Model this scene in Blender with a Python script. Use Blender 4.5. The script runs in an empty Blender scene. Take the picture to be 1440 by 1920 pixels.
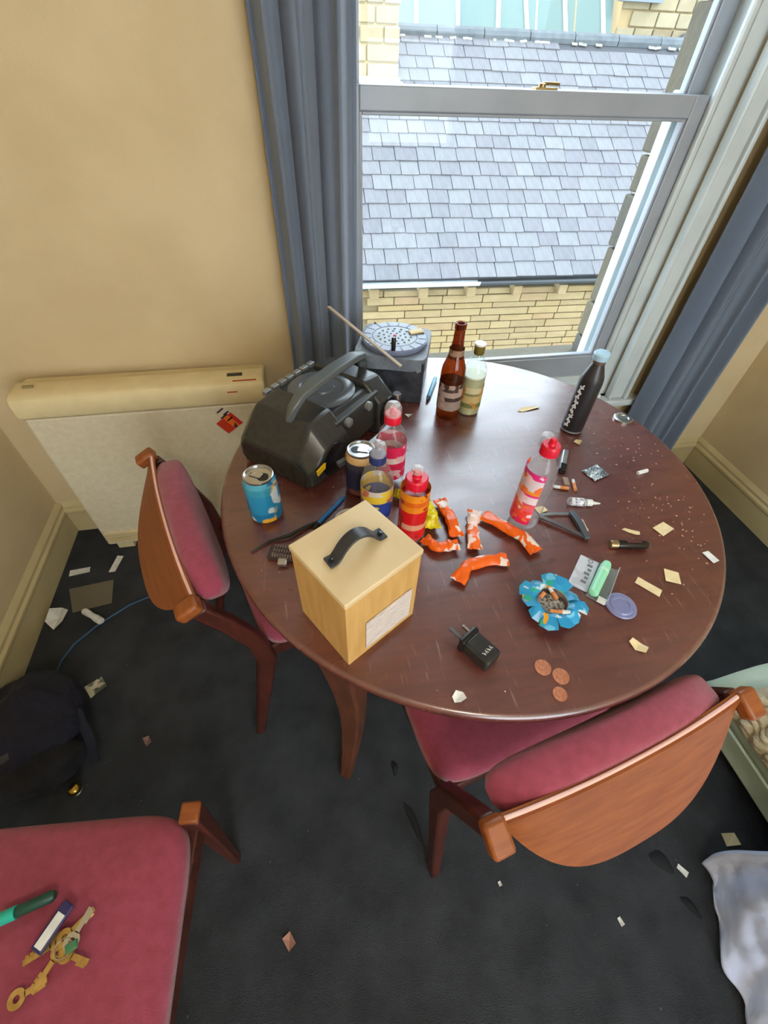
import bpy, math, random
from mathutils import Vector, Matrix, noise
from math import sin, cos, pi, radians as rad

S = bpy.context.scene
COL = S.collection
random.seed(7)

# ------------------------------------------------------------------ camera, sky, lights, exposure
cam_d = bpy.data.cameras.new('camera')
cam = bpy.data.objects.new('camera', cam_d)
COL.objects.link(cam)
S.camera = cam
cam_d.sensor_fit = 'VERTICAL'
cam_d.sensor_height = 36.0
cam_d.lens = 816.14 / 1920 * 36.0
cam_d.clip_start = 0.02
cam_d.clip_end = 200
PIT, YAW, ROL = 0.818804, 0.222373, 0.046714
f_ = Vector((sin(YAW) * cos(PIT), cos(YAW) * cos(PIT), -sin(PIT)))
r0 = Vector((cos(YAW), -sin(YAW), 0))
u0 = r0.cross(f_)
r_ = r0 * cos(ROL) + u0 * sin(ROL)
u_ = r_.cross(f_)
M = Matrix((r_, u_, -f_)).transposed().to_4x4()
M.translation = (0, 0, 1.42)
cam.matrix_world = M

world = bpy.data.worlds.new('overcast_sky')
S.world = world
world.use_nodes = True
wn = world.node_tree.nodes
wn['Background'].inputs[0].default_value = (0.76, 0.885, 1.0, 1)
wn['Background'].inputs[1].default_value = 7.8


def area(name, loc, rot, sx, sy, power, color):
    d = bpy.data.lights.new(name, 'AREA')
    d.shape = 'RECTANGLE'
    d.size, d.size_y, d.energy, d.color = sx, sy, power, color
    o = bpy.data.objects.new(name, d)
    o.location, o.rotation_euler = loc, rot
    COL.objects.link(o)
    return o


# fill light set in an unseen window added in the rear wall
area('fill_light_rear', (0.9, -2.55, 1.5), (rad(90), 0, 0), 1.7, 1.5, 17, (1.0, 0.96, 0.9))
S.view_settings.view_transform = 'Standard'
S.view_settings.look = 'None'
S.view_settings.gamma = 1.0
S.view_settings.use_curve_mapping = False
S.view_settings.exposure = 0.0
LAMP_POWER = 27
LAMP_COLOR = (1.0, 0.92, 0.8)

# ------------------------------------------------------------------ materials


def srgb(r, g, b):
    def f(c):
        c /= 255.0
        return c / 12.92 if c <= 0.04045 else ((c + 0.055) / 1.055) ** 2.4
    return (f(r), f(g), f(b), 1)


MATS = {}


def mat(name, color, rough=0.6, color2=None, scale=20.0, bump=0.0, bscale=None, metal=0.0, stretch=(1, 1, 1),
        spec=0.5, sheen=0.0, coat=0.0, rnd=None, lo=0.35, hi=0.65, detail=4.0, trans=0.0):
    if name in MATS:
        return MATS[name]
    m = bpy.data.materials.new(name)
    m.use_nodes = True
    nt = m.node_tree
    n, l = nt.nodes, nt.links
    p = n['Principled BSDF']
    p.inputs['Base Color'].default_value = color
    p.inputs['Roughness'].default_value = rough
    p.inputs['Metallic'].default_value = metal
    p.inputs['Specular IOR Level'].default_value = spec
    p.inputs['Sheen Weight'].default_value = sheen
    p.inputs['Coat Weight'].default_value = coat
    tc = n.new('ShaderNodeTexCoord')
    mp = n.new('ShaderNodeMapping')
    mp.inputs['Scale'].default_value = stretch
    l.new(tc.outputs['Object'], mp.inputs['Vector'])
    tx = n.new('ShaderNodeTexNoise')
    tx.inputs['Scale'].default_value = scale
    tx.inputs['Detail'].default_value = detail
    l.new(mp.outputs[0], tx.inputs['Vector'])
    if color2 is not None:
        cr = n.new('ShaderNodeValToRGB')
        cr.color_ramp.elements[0].position = lo
        cr.color_ramp.elements[1].position = hi
        cr.color_ramp.elements[0].color = color
        cr.color_ramp.elements[1].color = color2
        l.new(tx.outputs['Fac'], cr.inputs[0])
        out = cr.outputs[0]
        if rnd:
            oi = n.new('ShaderNodeObjectInfo')
            c2 = n.new('ShaderNodeValToRGB')
            c2.color_ramp.interpolation = 'LINEAR'
            while len(c2.color_ramp.elements) < len(rnd):
                c2.color_ramp.elements.new(0.5)
            for i, c in enumerate(rnd):
                c2.color_ramp.elements[i].position = i / (len(rnd) - 1)
                c2.color_ramp.elements[i].color = c
            l.new(oi.outputs['Random'], c2.inputs[0])
            mx = n.new('ShaderNodeMixRGB')
            mx.blend_type = 'MIX'
            mx.inputs[0].default_value = 0.6
            l.new(out, mx.inputs[1])
            l.new(c2.outputs[0], mx.inputs[2])
            out = mx.outputs[0]
        l.new(out, p.inputs['Base Color'])
    if bump:
        t2 = n.new('ShaderNodeTexNoise')
        t2.inputs['Scale'].default_value = bscale or scale
        t2.inputs['Detail'].default_value = 5
        l.new(mp.outputs[0], t2.inputs['Vector'])
        b = n.new('ShaderNodeBump')
        b.inputs['Strength'].default_value = bump
        b.inputs['Distance'].default_value = 0.01
        l.new(t2.outputs['Fac'], b.inputs['Height'])
        l.new(b.outputs[0], p.inputs['Normal'])
    MATS[name] = m
    return m


def clear(name, color=(1, 1, 1, 1), rough=0.03, ior=1.35, haze=0.0, hcol=(1, 1, 1, 1)):
    """thin clear plastic or glass: transparent, with a fresnel gloss and a little haze"""
    if name in MATS:
        return MATS[name]
    m = bpy.data.materials.new(name)
    m.use_nodes = True
    nt = m.node_tree
    n, l = nt.nodes, nt.links
    n.remove(n['Principled BSDF'])
    out = n['Material Output']
    t = n.new('ShaderNodeBsdfTransparent')
    t.inputs[0].default_value = color
    g = n.new('ShaderNodeBsdfGlossy')
    g.inputs['Roughness'].default_value = rough
    lw = n.new('ShaderNodeLayerWeight')            # Schlick fresnel, the same from both sides of the thin wall
    lw.inputs[0].default_value = 0.5
    pw = n.new('ShaderNodeMath')
    pw.operation = 'POWER'
    pw.inputs[1].default_value = 5.0
    l.new(lw.outputs['Facing'], pw.inputs[0])
    f0 = ((ior - 1) / (ior + 1)) ** 2
    fr = n.new('ShaderNodeMath')
    fr.operation = 'MULTIPLY_ADD'
    fr.inputs[1].default_value = 1 - f0
    fr.inputs[2].default_value = f0
    l.new(pw.outputs[0], fr.inputs[0])
    d = n.new('ShaderNodeBsdfDiffuse')
    d.inputs[0].default_value = hcol
    m1 = n.new('ShaderNodeMixShader')
    m1.inputs[0].default_value = haze
    l.new(t.outputs[0], m1.inputs[1])
    l.new(d.outputs[0], m1.inputs[2])
    m2 = n.new('ShaderNodeMixShader')
    l.new(fr.outputs[0], m2.inputs[0])
    l.new(m1.outputs[0], m2.inputs[1])
    l.new(g.outputs[0], m2.inputs[2])
    l.new(m2.outputs[0], out.inputs[0])
    MATS[name] = m
    return m


def bands(name, stops, zlen, rough=0.4, blotch=None, bscale=40, bamt=(0.55, 0.6), axis='Z'):
    """printed label: flat colour bands along one object axis over the length zlen, with optional printed blotches"""
    m = bpy.data.materials.new(name)
    m.use_nodes = True
    nt = m.node_tree
    n, l = nt.nodes, nt.links
    p = n['Principled BSDF']
    p.inputs['Roughness'].default_value = rough
    tc = n.new('ShaderNodeTexCoord')
    sp = n.new('ShaderNodeSeparateXYZ')
    l.new(tc.outputs['Object'], sp.inputs[0])
    dv = n.new('ShaderNodeMath')
    dv.operation = 'DIVIDE'
    dv.inputs[1].default_value = zlen
    l.new(sp.outputs[axis], dv.inputs[0])
    cr = n.new('ShaderNodeValToRGB')
    cr.color_ramp.interpolation = 'CONSTANT'
    while len(cr.color_ramp.elements) < len(stops):
        cr.color_ramp.elements.new(0.5)
    for i, (pos, c) in enumerate(stops):
        cr.color_ramp.elements[i].position = pos
        cr.color_ramp.elements[i].color = c
    l.new(dv.outputs[0], cr.inputs[0])
    o = cr.outputs[0]
    for k, bc in enumerate(blotch or []):
        mp = n.new('ShaderNodeMapping')
        mp.inputs['Location'].default_value = (3.1 * k, 1.7 * k, 0.9 * k)
        l.new(tc.outputs['Object'], mp.inputs[0])
        tx = n.new('ShaderNodeTexNoise')
        tx.inputs['Scale'].default_value = bscale
        tx.inputs['Detail'].default_value = 1.5
        l.new(mp.outputs[0], tx.inputs['Vector'])
        c2 = n.new('ShaderNodeValToRGB')
        c2.color_ramp.elements[0].position = bamt[0]
        c2.color_ramp.elements[1].position = bamt[1]
        l.new(tx.outputs['Fac'], c2.inputs[0])
        mx = n.new('ShaderNodeMixRGB')
        l.new(c2.outputs[0], mx.inputs[0])
        l.new(o, mx.inputs[1])
        mx.inputs[2].default_value = bc
        o = mx.outputs[0]
    l.new(o, p.inputs['Base Color'])
    MATS[name] = m
    return m


WALL = mat('cream_wall_paint', srgb(214, 194, 154), 0.75, srgb(207, 186, 146), 6, 0.12, 260)
CREAM = mat('cream_gloss_paint', srgb(206, 190, 146), 0.4, srgb(196, 180, 136), 8)
WHITE = mat('white_gloss_paint', srgb(204, 213, 214), 0.3, srgb(194, 203, 204), 9)
CEIL = mat('white_ceiling_paint', srgb(235, 230, 220), 0.8)
SASHW = mat('shaded_white_sash_paint', srgb(158, 165, 174), 0.35, srgb(150, 157, 166), 9)  # white paint greyed so its colour carries the backlit shade on the sashes
GLASSP = clear('window_glass', (0.96, 0.98, 0.98, 1), 0.01, 1.3)
CARPET = mat('charcoal_carpet', srgb(60, 63, 68), 0.95, srgb(80, 84, 90), 9, 0.9, 420, spec=0.15, lo=0.3, hi=0.75)
WOODC = mat('orange_teak', srgb(150, 84, 36), 0.45, srgb(132, 69, 27), 14, 0.03, 60, stretch=(1, 6, 8))
WOODD = mat('shaded_dark_wood', srgb(86, 40, 30), 0.4, srgb(64, 29, 22), 14, stretch=(6, 6, 1))  # dark wood deepened further to stand in for shadow on legs and posts
PINK = mat('rose_wool', srgb(160, 70, 92), 0.85, srgb(148, 62, 80), 60, 0.35, 700, sheen=0.35, spec=0.2)
PIPING = mat('pale_piping', srgb(236, 190, 180), 0.35)
BLACKP = mat('black_plastic', srgb(34, 35, 36), 0.33, srgb(42, 42, 42), 60, 0.03, 300)
BLACKG = mat('black_gloss_plastic', srgb(20, 20, 22), 0.22)
DARKP = mat('charcoal_plastic', srgb(60, 62, 60), 0.45, srgb(50, 51, 48), 30)
SILVER = mat('silver_plastic', srgb(150, 155, 158), 0.35, metal=0.5)
STEEL = mat('bright_steel', srgb(200, 202, 205), 0.22, metal=1.0)
PLY = mat('birch_plywood', srgb(228, 208, 166), 0.5, srgb(218, 194, 150), 10, 0.02, 60, stretch=(1, 1, 7))
PLYS = mat('birch_plywood_sides', srgb(214, 172, 104), 0.5, srgb(200, 156, 90), 10, 0.02, 60, stretch=(7, 7, 1))
CARD = mat('buff_card', srgb(232, 214, 170), 0.7, srgb(222, 202, 156), 60)
PAPER = mat('white_paper', srgb(232, 234, 232), 0.7, srgb(214, 216, 214), 50)
RED = mat('red_cap_plastic', srgb(214, 20, 52), 0.3)
CLEAR = clear('clear_plastic', (0.97, 0.97, 0.98, 1), 0.06, 1.4, 0.06)
CLEARB = clear('clear_cap_plastic', (0.93, 0.95, 0.97, 1), 0.08, 1.45, 0.22)
COPPER = mat('worn_copper', srgb(206, 142, 112), 0.4, srgb(182, 114, 84), 300, 0.25, 500, metal=0.35)

# table top: dark mahogany with scratches and chalky smears
TABLE = bpy.data.materials.new('mahogany_table_top')
TABLE.use_nodes = True
_n, _l = TABLE.node_tree.nodes, TABLE.node_tree.links
_p = _n['Principled BSDF']
_tc = _n.new('ShaderNodeTexCoord')


def _noise(scale, stretch, rot, ramp, det=6):
    mp = _n.new('ShaderNodeMapping')
    mp.inputs['Scale'].default_value = stretch
    mp.inputs['Rotation'].default_value = (0, 0, rot)
    _l.new(_tc.outputs['Object'], mp.inputs[0])
    t = _n.new('ShaderNodeTexNoise')
    t.inputs['Scale'].default_value = scale
    t.inputs['Detail'].default_value = det
    _l.new(mp.outputs[0], t.inputs['Vector'])
    c = _n.new('ShaderNodeValToRGB')
    for i, (a, b) in enumerate(ramp):
        c.color_ramp.elements[i].position = a
        c.color_ramp.elements[i].color = b
    _l.new(t.outputs['Fac'], c.inputs[0])
    return c.outputs[0]


def _mix(f, a, b):
    x = _n.new('ShaderNodeMixRGB')
    _l.new(f, x.inputs[0])
    for s, v in ((1, a), (2, b)):
        if isinstance(v, tuple):
            x.inputs[s].default_value = v
        else:
            _l.new(v, x.inputs[s])
    return x.outputs[0]


_base = _noise(9, (1, 9, 1), 0.3, [(0.3, srgb(82, 37, 32)), (0.7, srgb(104, 51, 43))])
_smear = _noise(2.4, (1, 1.5, 1), 0.9, [(0.50, (0, 0, 0, 1)), (0.85, (0.26, 0.26, 0.26, 1))], 2)
_scr = _noise(170, (1, 0.10, 1), -1.1, [(0.64, (0, 0, 0, 1)), (0.80, (0.35, 0.35, 0.35, 1))], 2)
_c = _mix(_smear, _base, srgb(150, 112, 106))
_c = _mix(_scr, _c, srgb(190, 160, 150))
_l.new(_c, _p.inputs['Base Color'])
_r = _noise(7, (1, 2, 1), 0.2, [(0.3, (0.22, 0.22, 0.22, 1)), (0.75, (0.36, 0.36, 0.36, 1))], 1.5)
_l.new(_r, _p.inputs['Roughness'])
_p.inputs['Specular IOR Level'].default_value = 1.0
_p.inputs['Coat Weight'].default_value = 0.8
_p.inputs['Coat Roughness'].default_value = 0.32
TABLER = mat('mahogany_rim', srgb(84, 34, 34), 0.35, srgb(66, 26, 27), 20, stretch=(1, 1, 6))

# ------------------------------------------------------------------ mesh building


class MB:
    def __init__(s):
        s.v, s.f = [], []

    def add(s, vs, fs):
        o = len(s.v)
        s.v += [tuple(v) for v in vs]
        s.f += [tuple(i + o for i in f) for f in fs]
        return s

    def box(s, c, d, rz=0.0, mtx=None):
        x, y, z = d[0] / 2, d[1] / 2, d[2] / 2
        vs = [Vector((a, b, e)) for e in (-z, z) for a, b in ((-x, -y), (x, -y), (x, y), (-x, y))]
        R = mtx if mtx is not None else Matrix.Rotation(rz, 3, 'Z')
        vs = [R @ v + Vector(c) for v in vs]
        return s.add(vs, [(3, 2, 1, 0), (4, 5, 6, 7), (0, 1, 5, 4), (1, 2, 6, 5), (2, 3, 7, 6), (3, 0, 4, 7)])

    def lathe(s, prof, seg=32, c=(0, 0, 0), cap=True, mtx=None, a0=0.0, a1=2 * pi, wob=None):
        full = abs(a1 - a0 - 2 * pi) < 1e-6
        k = seg if full else seg + 1
        vs, fs = [], []
        for i, (r, z) in enumerate(prof):
            for j in range(k):
                a = a0 + (a1 - a0) * j / seg
                rr = r * (wob(a, i) if wob else 1.0)
                v = Vector((rr * cos(a), rr * sin(a), z))
                if mtx is not None:
                    v = mtx @ v
                vs.append(v + Vector(c))
        for i in range(len(prof) - 1):
            for j in range(seg):
                b = (j + 1) % k
                fs.append((i * k + j, i * k + b, (i + 1) * k + b, (i + 1) * k + j))
        if cap and full:
            if prof[0][0] > 1e-4:
                fs.append(tuple(range(k))[::-1])
            if prof[-1][0] > 1e-4:
                fs.append(tuple((len(prof) - 1) * k + j for j in range(k)))
        return s.add(vs, fs)

    def tube(s, pts, r, seg=8, cap=True, up=(0, 0, 1)):
        """round (r = number) or rectangular (r = (half width, half height)) section along a path; r may be a list"""
        pts = [Vector(p) for p in pts]
        rs = r if isinstance(r, list) else [r] * len(pts)
        vs, fs = [], []
        k = 4 if isinstance(rs[0], tuple) else seg
        for i, p in enumerate(pts):
            t = (pts[min(i + 1, len(pts) - 1)] - pts[max(i - 1, 0)]).normalized()
            a = Vector(up).cross(t)
            if a.length < 1e-4:
                a = Vector((1, 0, 0)).cross(t)
            a.normalize()
            b = t.cross(a)
            if isinstance(rs[i], tuple):
                w, h = rs[i]
                vs += [p - a * w - b * h, p + a * w - b * h, p + a * w + b * h, p - a * w + b * h]
            else:
                vs += [p + (a * cos(2 * pi * j / k) + b * sin(2 * pi * j / k)) * rs[i] for j in range(k)]
        for i in range(len(pts) - 1):
            for j in range(k):
                q = (j + 1) % k
                fs.append((i * k + j, i * k + q, (i + 1) * k + q, (i + 1) * k + j))
        if cap:
            fs.append(tuple(range(k))[::-1])
            fs.append(tuple((len(pts) - 1) * k + j for j in range(k)))
        return s.add(vs, fs)

    def prism(s, poly, z0, z1, fn=None):
        k = len(poly)
        vs = [(x, y, z0) for x, y in poly] + [(x, y, z1) for x, y in poly]
        if fn:
            vs = [fn(Vector(v)) for v in vs]
        fs = [tuple(range(k))[::-1], tuple(range(k, 2 * k))]
        fs += [(i, (i + 1) % k, k + (i + 1) % k, k + i) for i in range(k)]
        return s.add(vs, fs)

    def grid(s, fn, nu, nv, cu=False):
        vs = [fn(i / nu, j / nv) for j in range(nv + 1) for i in range(nu + (0 if cu else 1))]
        k = nu + (0 if cu else 1)
        fs = [(j * k + i, j * k + (i + 1) % k, (j + 1) * k + (i + 1) % k, (j + 1) * k + i)
              for j in range(nv) for i in range(nu)]
        return s.add(vs, fs)

    def build(s, name, m, parent=None, smooth=35, bevel=0.0, seg=2, solid=0.0, sub=0):
        me = bpy.data.meshes.new(name)
        me.from_pydata(s.v, [], s.f)
        me.update()
        if m:
            me.materials.append(m)
        if smooth:
            for p in me.polygons:
                p.use_smooth = True
            me.set_sharp_from_angle(angle=rad(smooth))
        o = bpy.data.objects.new(name, me)
        COL.objects.link(o)
        if parent:
            o.parent = parent
        if solid:
            q = o.modifiers.new('solid', 'SOLIDIFY')
            q.thickness = solid
            q.offset = 0
        if sub:
            q = o.modifiers.new('sub', 'SUBSURF')
            q.levels = q.render_levels = sub
        if bevel:
            q = o.modifiers.new('bevel', 'BEVEL')
            q.width = bevel
            q.segments = seg
            q.limit_method = 'ANGLE'
            q.angle_limit = rad(30)
        return o


def thing(name, label, cat, loc=(0, 0, 0), rz=0.0, group=None):
    o = bpy.data.objects.new(name, None)
    o.empty_display_size = 0.05
    COL.objects.link(o)
    o.location = loc
    o.rotation_euler = (0, 0, rz)
    o['label'], o['category'] = label, cat
    if group:
        o['group'] = group
    return o


def tag(o, label, cat, group=None, loc=None, rz=None):
    o['label'], o['category'] = label, cat
    if group:
        o['group'] = group
    if loc is not None:
        o.location = loc
    if rz is not None:
        o.rotation_euler = (0, 0, rz)
    return o


def struct(o):
    o['kind'] = 'structure'
    return o


def stuff(o, label=None, cat=None):
    o['kind'] = 'stuff'
    if label:
        o['label'], o['category'] = label, cat
    return o


def dup(root, loc, rz, label):
    r = root.copy()
    COL.objects.link(r)
    r.location, r.rotation_euler = loc, (0, 0, rz)
    r['label'] = label
    for ch in list(root.children):
        c = ch.copy()
        COL.objects.link(c)
        c.parent = r
        for g in list(ch.children):
            d = g.copy()
            COL.objects.link(d)
            d.parent = c
    return r


# ------------------------------------------------------------------ room shell
XL, XR, YB, YR, ZC = -1.005, 1.905, 1.41, -2.6, 2.6
WX0, WX1, WZ0, WZ1 = 0.12, 1.262, 0.44, 2.2          # hole for the sash window
YO = 1.72                                            # outer face of the back wall
struct(MB().box(((XL + XR) / 2, (YB + YR) / 2, -0.05), (XR - XL + 0.2, YB - YR + 0.2, 0.1)).build('floor', CARPET, smooth=0))
struct(MB().box(((XL + XR) / 2, (YO + YR) / 2, ZC + 0.05), (XR - XL + 0.2, YO - YR + 0.2, 0.1)).build('ceiling', CEIL, smooth=0))
b = MB()
ym, yd = (YB + YO) / 2, YO - YB
b.box(((XL - 0.2 + WX0) / 2, ym, ZC / 2), (WX0 - XL + 0.2, yd, ZC))
b.box(((XR + 0.2 + WX1) / 2, ym, ZC / 2), (XR + 0.2 - WX1, yd, ZC))
b.box(((WX0 + WX1) / 2, ym, WZ0 / 2), (WX1 - WX0, yd, WZ0))
b.box(((WX0 + WX1) / 2, ym, (ZC + WZ1) / 2), (WX1 - WX0, yd, ZC - WZ1))
struct(b.build('wall_back', WALL, smooth=0))
struct(MB().box((XL - 0.05, (YB + YR) / 2, ZC / 2), (0.1, YB - YR, ZC)).build('wall_left', WALL, smooth=0))
struct(MB().box((XR + 0.05, (YB + YR) / 2, ZC / 2), (0.1, YB - YR, ZC)).build('wall_right', WALL, smooth=0))
b = MB()
RX0, RX1, RZ0, RZ1 = 0.0, 1.8, 0.7, 2.3
b.box(((XL - 0.1 + RX0) / 2, YR - 0.05, ZC / 2), (RX0 - XL + 0.1, 0.1, ZC))
b.box(((XR + 0.1 + RX1) / 2, YR - 0.05, ZC / 2), (XR + 0.1 - RX1, 0.1, ZC))
b.box(((RX0 + RX1) / 2, YR - 0.05, RZ0 / 2), (RX1 - RX0, 0.1, RZ0))
b.box(((RX0 + RX1) / 2, YR - 0.05, (ZC + RZ1) / 2), (RX1 - RX0, 0.1, ZC - RZ1))
struct(b.build('wall_rear', WALL, smooth=0))
w2 = bpy.data.objects.new('added_window', None)  # unseen window, added as the opening for the rear fill light
COL.objects.link(w2)
struct(w2)
b = MB()
for x in (RX0 + 0.03, 0.9, RX1 - 0.03):
    b.box((x, YR - 0.05, 1.5), (0.06, 0.06, 1.6))
for z in (RZ0 + 0.03, 1.5, RZ1 - 0.03):
    b.box((0.9, YR - 0.05, z), (1.8, 0.05, 0.06))
b.build('window_frame', WHITE, w2, smooth=0)

BBP = [(0, 0), (0.018, 0), (0.018, 0.10), (0.022, 0.108), (0.022, 0.118), (0.014, 0.126), (0.014, 0.138), (0.006, 0.15), (0, 0.155)]


def baseboard(name, p0, p1, nrm):
    p0, p1, nrm = Vector(p0), Vector(p1), Vector(nrm)
    k = len(BBP)
    vs = [p + nrm * a + Vector((0, 0, z)) for p in (p0, p1) for a, z in BBP]
    fs = [(i, i + 1, k + i + 1, k + i) for i in range(k - 1)] + [tuple(range(k)), tuple(range(k, 2 * k))[::-1]]
    struct(MB().add(vs, fs).build(name, CREAM, smooth=25))


baseboard('baseboard_left', (XL, YR, 0), (XL, YB, 0), (1, 0, 0))
baseboard('baseboard_right', (XR, YB, 0), (XR, YR, 0), (-1, 0, 0))
baseboard('baseboard_back', (XL + 0.02, YB, 0), (XR - 0.02, YB, 0), (0, -1, 0))

# ------------------------------------------------------------------ sash window
W = bpy.data.objects.new('window_1', None)
COL.objects.link(W)
struct(W)
GX0, GX1 = 0.218, 1.150      # lower pane
SX0, SX1 = 0.165, 1.205      # sash outer


def sash(name, y0, y1, z0, z1, bot, top, g0, g1):
    b = MB()
    ym, yd = (y0 + y1) / 2, y1 - y0
    b.box(((SX0 + g0) / 2, ym, (z0 + z1) / 2), (g0 - SX0, yd, z1 - z0))
    b.box(((SX1 + g1) / 2, ym, (z0 + z1) / 2), (SX1 - g1, yd, z1 - z0))
    b.box(((g0 + g1) / 2, ym, z0 + bot / 2), (g1 - g0, yd, bot))
    b.box(((g0 + g1) / 2, ym, z1 - top / 2), (g1 - g0, yd, top))
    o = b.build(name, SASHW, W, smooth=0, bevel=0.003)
    q = MB()
    for x in (g0 + 0.004, g1 - 0.004):
        q.box((x, ym - 0.004, (z0 + bot + z1 - top) / 2), (0.008, 0.02, z1 - top - z0 - bot))
    for z in (z0 + bot + 0.004, z1 - top - 0.004):
        q.box(((g0 + g1) / 2, ym - 0.004, z), (g1 - g0 - 0.016, 0.02, 0.008))
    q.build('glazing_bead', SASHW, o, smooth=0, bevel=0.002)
    MB().box(((g0 + g1) / 2, ym + 0.004, (z0 + bot + z1 - top) / 2), (g1 - g0, 0.004, z1 - top - z0 - bot)).build('pane', GLASSP, o, smooth=0)
    return o


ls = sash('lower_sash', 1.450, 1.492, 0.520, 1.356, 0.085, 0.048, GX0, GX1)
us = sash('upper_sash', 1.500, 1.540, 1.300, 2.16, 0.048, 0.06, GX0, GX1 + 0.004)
b = MB()                     # box frame: linings, stops, head
for sx, x0, x1 in ((-1, WX0, SX0), (1, SX1, WX1)):
    xm = (x0 + x1) / 2
    b.box((xm, 1.505, 1.32), (abs(x1 - x0), 0.16, 1.76))
b.box(((WX0 + WX1) / 2, 1.505, 2.185), (WX1 - WX0, 0.16, 0.05))
b.build('box_frame', WHITE, W, smooth=0)
b = MB()
for x in (SX0 + 0.003, SX1 - 0.003):
    b.box((x, 1.439, 1.32), (0.026, 0.018, 1.66))
b.build('staff_bead', WHITE, W, smooth=0, bevel=0.005)
b = MB()                     # outer lining seen through the glass
b.box((SX0 + 0.008, 1.565, 1.32), (0.045, 0.045, 1.78))
b.box((SX1 - 0.010, 1.565, 0.93), (0.050, 0.045, 0.86))
b.box((SX1 + 0.004, 1.565, 1.77), (0.030, 0.045, 0.82))
b.build('outer_lining', WHITE, W, smooth=0, bevel=0.004)
b = MB()                     # moulded architrave on the wall face
for s, x in ((-1, WX0), (1, WX1)):
    b.box((x + s * 0.030, 1.398, 1.34), (0.085, 0.024, 1.80))
    b.box((x + s * 0.062, 1.390, 1.34), (0.018, 0.040, 1.80))
    b.box((x - s * 0.006, 1.393, 1.34), (0.012, 0.034, 1.80))
b.box(((WX0 + WX1) / 2, 1.398, 2.27), (WX1 - WX0 + 0.22, 0.03, 0.09))
b.build('architrave', WHITE, W, smooth=0, bevel=0.005)
MB().box(((WX0 + WX1) / 2, 1.405, 0.425), (WX1 - WX0 + 0.28, 0.085, 0.03)).build('window_sill', WHITE, W, smooth=0, bevel=0.008)
b = MB()
b.box(((WX0 + WX1) / 2, 1.467, 0.482), (WX1 - WX0, 0.05, 0.080))
b.box(((WX0 + WX1) / 2, 1.438, 0.462), (WX1 - WX0, 0.022, 0.045))
b.build('sill_step', WHITE, W, smooth=0, bevel=0.004)
b = MB().box((0.708, 1.472, 1.358), (0.06, 0.028, 0.005))
b.lathe([(0.010, 1.360), (0.010, 1.367), (0.005, 1.369)], 12, (0.700, 1.472, 0))
b.tube([(0.700, 1.472, 1.367), (0.72, 1.470, 1.368), (0.745, 1.468, 1.367)], [0.004, 0.003, 0.004], 8)
b.build('sash_catch', mat('brass_worn', srgb(150, 128, 84), 0.35, metal=0.9), W)
STONEJ = mat('jamb_stone', srgb(84, 80, 72), 0.85, srgb(54, 54, 54), 7, 0.4, 40, rnd=[srgb(46, 48, 50), srgb(110, 98, 72), srgb(76, 74, 70)])
b0 = None
z, i = 0.30, 0
while z < 2.2:               # stones of the outer reveal
    h = [0.17, 0.11, 0.14, 0.20][i % 4]
    o = MB().box((1.224 + 0.006 * (i % 2) + 0.05, 1.650, z + h / 2), (0.10, 0.125, h - 0.008)).build('reveal_stone', STONEJ, W, smooth=0, bevel=0.006)
    z += h
    i += 1
MB().box(((WX0 + WX1) / 2, 1.66, 0.44), (WX1 - WX0, 0.2, 0.12)).build('stone_sill', STONEJ, W, smooth=0, bevel=0.01)

tag(MB().box((0, 0, 0.012), (0.040, 0.022, 0.024)).build('plaster_block', PAPER, smooth=0, bevel=0.004), 'small white plaster block on the window sill beside the black bottle', 'block', loc=(1.190, 1.388, 0.4402), rz=rad(12))

# ------------------------------------------------------------------ curtains
CURT = mat('slate_blue_curtain', srgb(116, 127, 144), 0.85, srgb(102, 113, 130), 5, 0.25, 500, stretch=(1, 1, 0.2), sheen=0.25, spec=0.2)


def curtain(name, x0, x1, folds, amp, ph, y0, label):
    def fn(u, v):
        z = 0.03 + (2.34 - 0.03) * v
        a = amp * (1.0 - 0.25 * v)
        w = 2 * pi * folds * (u + 0.02 * sin(3 * v + ph)) + ph
        y = y0 + a * sin(w) + 0.3 * a * sin(2.3 * w + 1.1 + v)
        x = x0 + (x1 - x0) * (u + 0.012 * sin(2 * w)) + 0.008 * sin(4 * v + 5 * u)
        return (x, y, z)
    o = MB().grid(fn, 90, 26).build(name, CURT, smooth=180, solid=0.004)
    return tag(o, label, 'curtain')


curtain('curtain', -0.03, 0.19, 3.2, 0.030, 0.6, 1.325, 'slate blue curtain hanging between the heater and the window')
curtain('curtain', 1.35, 1.67, 4.0, 0.034, 2.2, 1.320, 'slate blue curtain hanging between the window and the bare wall corner')
pole = tag(MB().tube([(-0.25, 1.325, 2.36), (1.85, 1.325, 2.36)], 0.014, 10).build('curtain_pole', WHITE), 'white curtain pole above the sash window', 'pole')
for x in (-0.2, 1.8):
    MB().box((x, 1.368, 2.36), (0.03, 0.085, 0.03)).build('bracket', WHITE, pole, smooth=0)

# ------------------------------------------------------------------ ceiling lamp added as warm fill, unseen behind the camera
lamp = thing('ceiling_fill_lamp', 'warm fabric ceiling lamp added as unseen fill light', 'lamp', (0.1, -0.95, ZC))
MB().lathe([(0.05, 0), (0.05, -0.02), (0.005, -0.025), (0.005, -0.2)], 16).build('rose', WHITE, lamp)
MB().lathe([(0.13, -0.2), (0.2, -0.42)], 28, cap=False).build('lamp_shade', mat('lamp_fabric', srgb(240, 225, 195), 0.8), lamp, solid=0.003)
ld = bpy.data.lights.new('fill_bulb', 'POINT')
ld.energy, ld.color, ld.shadow_soft_size = LAMP_POWER, LAMP_COLOR, 0.12
lo = bpy.data.objects.new('fill_bulb', ld)
lo.location = (0, 0, -0.46)
lo.parent = lamp
COL.objects.link(lo)

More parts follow.
